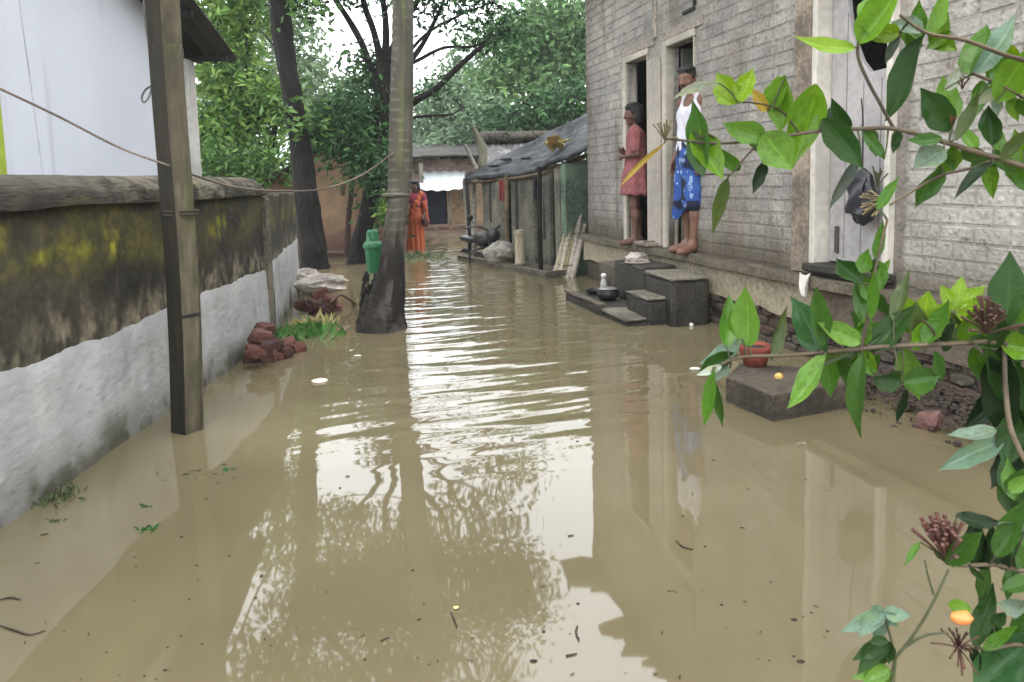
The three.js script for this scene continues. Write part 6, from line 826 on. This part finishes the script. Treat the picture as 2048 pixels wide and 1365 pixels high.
function head(px, py, z, R, n, m, dir, spread) { // spent flower head: stalked tubes fanning out
  const c = Z(px, py, z), d = V(...dir).normalize(), g = []; for (let k = 0; k < n; k++) { const e = d.clone().add(V(gauss() * spread, gauss() * spread, gauss() * spread)).normalize(), l = R * rr(0.65, 1.1); g.push(limb([c, c.clone().addScaledVector(e, l * 0.55).add(V(0, 0.002, 0)), c.clone().addScaledVector(e, l)], [R * 0.025, R * 0.03, R * 0.05], 5, 3)); } mesh('flower_head', inIx(merge(g)), m, ix);
}
const brown = plain([0.17, 0.085, 0.055], 0.8, 0.001), pinkB = plain([0.30, 0.14, 0.11], 0.8, 0.001), tan = plain([0.36, 0.30, 0.16], 0.8, 0.001);
head(1975, 668, ZM + 0.03, 0.062, 46, brown, [-0.25, 1, 0.3], 0.42); head(1892, 1122, ZB, 0.07, 60, pinkB, [-0.28, 1, 0.2], 0.26); head(1918, 1296, ZB + 0.01, 0.038, 34, brown, [-0.3, 0.5, 0.5], 0.6); head(1770, 405, ZT + 0.02, 0.05, 30, tan, [-1, 0.15, 0.3], 0.4); head(1330, 282, ZT, 0.04, 14, tan, [-0.3, 1, 0.2], 0.5); head(1902, 250, ZT + 0.02, 0.02, 10, plain([0.36, 0.12, 0.05], 0.7), [0, 1, 0.2], 0.3); head(1755, 375, ZT + 0.02, 0.04, 8, stemG, [0, 1, 0.1], 0.2); head(1925, 180, ZT, 0.025, 12, brown, [0, 1, 0.2], 0.4);
{ const f = lump(0.016, 0.011, 0.012, 0.2, 3, 2); const p = Z(1925, 1236, ZB); tag(mesh('flower', inIx(f.translate(p.x, p.y, p.z)), mat([0.75, 0.28, 0.08], 0.6), ix), 'small orange flower'); mesh('leaf', inIx(blade(Z(1944, 1222, ZB), Z(1896, 1208, ZB), 0.024, { arch: 0.2 })), leafMats.lime2, ix); }
// lime lobed climber leaves and the seedling with hand shaped leaves
function lobed(B, T, w, lobes, o) { const a = T.clone().sub(B), view = B.clone().sub(camera.position).normalize(), s = V().crossVectors(a.clone().normalize(), view).normalize(), L = a.length(), g = []; lobes.forEach(([x, y, k], i) => g.push(blade(B.clone().addScaledVector(a, 0.02), B.clone().addScaledVector(a, y).addScaledVector(s, x * L), w * k, { ...o, sd: i, shape: 0.72, fold: 0.12, roll: (o.roll || 0) + 0.1 * (i - 2) }))); return merge(g); }
const fan = [[0, 1, 1], [0.55, 0.8, 0.85], [-0.55, 0.8, 0.85], [0.75, 0.25, 0.7], [-0.75, 0.25, 0.7]];
tag(mesh('leaf', inIx(lobed(Z(1846, 660, ZM - 0.03), Z(1858, 582, ZM - 0.03), 0.052, fan, { arch: 0.05 })), leafMats.lime, ix), 'bright lime lobed leaf');
mesh('leaf', inIx(lobed(Z(1912, 622, ZM - 0.03), Z(1972, 572, ZM - 0.03), 0.04, fan, { arch: 0.05 })), leafMats.lime, ix);
{ const b = Z(1786, 1480, ZB + 0.05), r2 = V(b.x + 0.12, -0.3, b.z + 0.0), t = thing('seedling', 'young plant with hand shaped leaves below the brown flower heads', 'plant', [r2.x, 0, r2.z]), f = (g) => g.translate(-t.position.x, 0, -t.position.z), z = ZB + 0.03;
  const st = (pts, r0, r1) => mesh('stem', f(limb(pts.map(([x, y]) => Z(x, y, z)), pts.map((_, i) => lerp(r0, r1, i / (pts.length - 1))), 7, 5)), stemG, t);
  mesh('stem', f(limb([r2, V(r2.x - 0.05, 0.2, r2.z), Z(1786, 1400, z), Z(1790, 1318, z)], [0.006, 0.005, 0.0038, 0.003], 7, 6)), stemG, t);
  st([[1790, 1318], [1825, 1275], [1862, 1215], [1898, 1140]], 0.0026, 0.0016); st([[1815, 1292], [1850, 1272], [1895, 1266]], 0.0022, 0.0018); st([[1790, 1312], [1780, 1270], [1770, 1236]], 0.0022, 0.0016); st([[1868, 1190], [1856, 1150], [1850, 1120]], 0.0016, 0.001);
  const palm = (c, tips, w, m, l) => { const o = mesh('leaf', f(merge(tips.map(([x, y, k], i) => blade(Z(...c, z), Z(x, y, z + 0.012 * Math.sin(i * 2.1)), w * k, { sd: i, arch: 0.14, fold: 0.25, shape: 0.7, roll: 0.35 * Math.sin(i * 1.7), twist: 0.3 })))), leafMats[m], t); return l ? tag(o, l) : o; };
  palm([1768, 1226], [[1680, 1266, 0.9], [1716, 1276, 0.9], [1748, 1290, 1], [1796, 1256, 0.9], [1824, 1232, 0.9], [1740, 1214, 0.6]], 0.026, 'mint', 'pale bluish green hand shaped leaf');
  palm([1776, 1282], [[1704, 1322, 0.9], [1714, 1352, 1], [1748, 1342, 1], [1778, 1330, 0.8], [1738, 1284, 0.6]], 0.026, 'dark');
  palm([1778, 1336], [[1702, 1358, 0.9], [1722, 1384, 1], [1752, 1392, 1]], 0.024, 'light');
}
// ---------- heaps along the left wall ----------
reseed(51);
const bm = [M.redBrick, M.redBrickPale, M.redBrickDark];
[[512, 700, .12], [540, 706, .03], [566, 702, .02], [592, 694, .0], [520, 678, .13], [548, 684, .1], [530, 655, .22], [576, 682, .05], [505, 716, 0], [556, 712, -.01], [522, 668, .2], [536, 690, .14]].forEach(([px, py, h], k) => { const p = W(px, py + 8, h * 0.9); tag(mesh('broken_brick', chunk(rr(0.12, 0.19), rr(0.07, 0.1), rr(0.09, 0.12), k + 3).rotateY(rr(0, 3)).rotateZ(rr(-0.5, 0.5)).translate(p.x, h * 0.9 + 0.015, p.z), bm[k % 3]), { 0: 'broken brick at the left side of the heap against the grey wall', 3: 'small brick at the right end of the heap by the grey wall', 6: 'topmost dark brick of the heap against the grey wall', 8: 'broken brick lowest at the left foot of the grey wall heap', 9: 'broken brick lowest in the middle front of the grey wall heap' }[k] || 'broken red brick inside the heap against the grey wall foot', 'brick', 'bricks in the heap against the grey wall foot'); });
[[640, 578, .2], [660, 590, .14], [628, 600, .1], [650, 606, .06], [612, 606, .08], [672, 604, .03], [600, 598, .14], [636, 612, .02]].forEach(([px, py, h], k) => { const p = W(px, py + 12, h * 0.8); tag(mesh('broken_brick', chunk(rr(0.15, 0.22), rr(0.08, 0.1), rr(0.1, 0.14), k + 23).rotateY(rr(0, 3)).rotateZ(rr(-0.5, 0.5)).translate(p.x, h * 0.8 + 0.01, p.z), bm[[0, 0, 2, 2, 2, 1, 2, 2][k]]), { 0: 'reddest brick on top of the rubbish heap under the white sack', 5: 'pale brick at the right end of the rubbish heap', 6: 'dark brick at the left end of the rubbish heap by the wall end' }[k] || 'dark dirty brick low in the rubbish heap under the white sack', 'brick', 'bricks in the rubbish heap under the white sack'); });
for (const [px, py, rx, ry, s, l] of [[640, 566, 0.27, 0.11, 3, 'crumpled white sack draped over the rubbish heap'], [612, 548, 0.16, 0.09, 5, 'small pale bundle behind the crumpled white sack']]) { const p = W(px, py + 22, 0.12); tag(mesh('sack', lump(rx, ry, 0.2, 0.3, 4, s, 1.6).translate(p.x, 0.22, p.z - 0.05), M.whiteSack), l, 'sack'); }
{ const a = W(690, 590, 0.12), b = W(706, 612, 0.0); tag(mesh('stick', limb([W(660, 606, 0.12), W(682, 590, 0.15), W(700, 600, 0.08), W(712, 612, -0.03)], [0.012, 0.016, 0.014, 0.018], 7, 5, roughBark), M.wood), 'crooked stick poking from the rubbish heap into the water', 'stick'); }
const weeds = (name, label, cat, px, py, w, h, n, cols, len, sd, kind) => { reseed(sd); const p = W(px, py), t = thing(name, label, cat, [p.x, 0, p.z]), g = []; for (let k = 0; k < n; k++) { const bx = gauss() * w * 0.4, bz = gauss() * w * 0.3, th = rr(0, 6.28), l = len * rr(0.5, 1.2), e = V(bx + Math.cos(th) * l * 0.7, h * rr(0.3, 1.0), bz + Math.sin(th) * l * 0.7); const c = cols[k % cols.length], b = blade(V(bx, 0.0, bz), e, l * rr(0.16, 0.34), { eye: V(0, 3, 4), arch: 0.2, roll: rr(-0.7, 0.7) }); b.setAttribute('color', new THREE.BufferAttribute(new Float32Array(b.attributes.position.count * 3).map((_, i) => c[i % 3]), 3)); g.push(b); } mesh('foliage', merge(g), leafMat, t); return t; };
weeds('weed_heap', 'heap of green torn weeds floating by the wall foot', 'weeds', 606, 672, 0.36, 0.14, 90, [[0.05, 0.16, 0.03], [0.09, 0.24, 0.05], [0.12, 0.22, 0.06]], 0.2, 61);
weeds('leaf_heap', 'pile of yellowed leaves on the green weed heap', 'leaves', 632, 652, 0.24, 0.13, 46, [[0.42, 0.37, 0.16], [0.34, 0.33, 0.12], [0.48, 0.42, 0.22]], 0.2, 62);
weeds('grass_tuft', 'tuft of wet grass in the shallow water before the woman', 'grass', 838, 516, 0.5, 0.14, 60, [[0.10, 0.14, 0.06], [0.15, 0.19, 0.09]], 0.22, 63);
weeds('wall_weed', 'small dark weed growing at the near wall foot', 'weeds', 112, 1000, 0.15, 0.05, 80, [[0.07, 0.10, 0.04], [0.10, 0.12, 0.05]], 0.045, 64);
weeds('floating_sprig', 'green sprig floating alone in the open brown water on the left', 'sprig', 294, 1062, 0.04, 0.02, 22, [[0.02, 0.08, 0.015], [0.04, 0.12, 0.025]], 0.035, 65);
weeds('floating_sprig', 'green sprig floating beside the reflection of the square post', 'sprig', 455, 942, 0.04, 0.015, 16, [[0.02, 0.09, 0.02], [0.05, 0.13, 0.04]], 0.035, 66);
weeds('floating_sprig', 'faint sprig floating above the lone green sprig', 'sprig', 290, 1016, 0.03, 0.012, 8, [[0.05, 0.09, 0.03]], 0.04, 67);
weeds('floating_sprig', 'small sprig floating below the near wall weed', 'sprig', 108, 1044, 0.03, 0.012, 8, [[0.05, 0.09, 0.03]], 0.04, 68);
weeds('floating_weed', 'thin submerged weed trailing from the foot of the square post', 'weeds', 390, 950, 0.2, 0.004, 60, [[0.13, 0.135, 0.065], [0.10, 0.115, 0.05]], 0.05, 69);
for (const [pts, l] of [[[[902, 1226], [908, 1240], [914, 1256]], 'short dark curved twig floating in the middle of the brown water'], [[[1155, 1252], [1152, 1264], [1158, 1282]], 'thin curved twig floating in the white sky reflection'], [[[0, 1252], [30, 1262], [62, 1270], [90, 1262]], 'dark twig floating at the lower left edge'], [[[1352, 1082], [1366, 1094], [1386, 1100]], 'small bent twig floating below the reflected doorway'], [[[0, 1200], [20, 1196], [40, 1200]], 'short twig floating near the left edge above the long one']]) { const g = limb(pts.map(([x, y]) => W(x, y, 0.004)), pts.map((_, i) => 0.0018 + 0.0014 * (i === 1)), 6, 6); tag(mesh('floating_twig', g, plain([0.075, 0.052, 0.03], 0.8)), l, 'twig'); }
for (const [px, py, w, l, c] of [[640, 762, 0.055, 'white foam slab floating near the brick heap', [0.72, 0.66, 0.52]], [715, 712, 0.03, 'pale scrap floating left of the palm base reflection', [0.6, 0.56, 0.46]], [1390, 738, 0.035, 'white scrap floating left of the leafy spray', [0.75, 0.72, 0.64]], [912, 1216, 0.009, 'tiny yellow petal floating above the curved twig', [0.6, 0.48, 0.16]]]) { const p = W(px, py, 0.005); tag(mesh('floating_scrap', lump(w, w * 0.22, w * 0.8, 0.2, 2, px).translate(p.x, 0.006, p.z), mat(c, 0.8)), l, 'litter'); }
{ reseed(71); const g = []; for (let k = 0; k < 150; k++) { const x = rr(20, 1700), y = 700 + 660 * Math.pow(rnd(), 0.7); if (x > 1100 && x < 1330 && rnd() < 0.6) continue; const p = W(x, y, 0.003), s = rr(0.002, 0.0065) * (rnd() < 0.15 ? 1.7 : 1); if (p.x < -1.9 || p.x > 2) continue; g.push(rnd() < 0.5 ? rod(p, p.clone().add(V(rr(-1, 1) * s * 3, 0, rr(-1, 1) * s * 3)), s * 0.3, s * 0.2, 4) : lump(s, s * 0.3, s * rr(0.5, 1), 0.3, 1, k).translate(p.x, 0.002, p.z)); } const o = mesh('floating_debris', merge(g), plain([0.09, 0.068, 0.04], 0.85)); o.userData.kind = 'stuff'; tag(o, 'specks of leaf and straw scattered over the brown water', 'debris'); }

renderer.render(scene, camera);
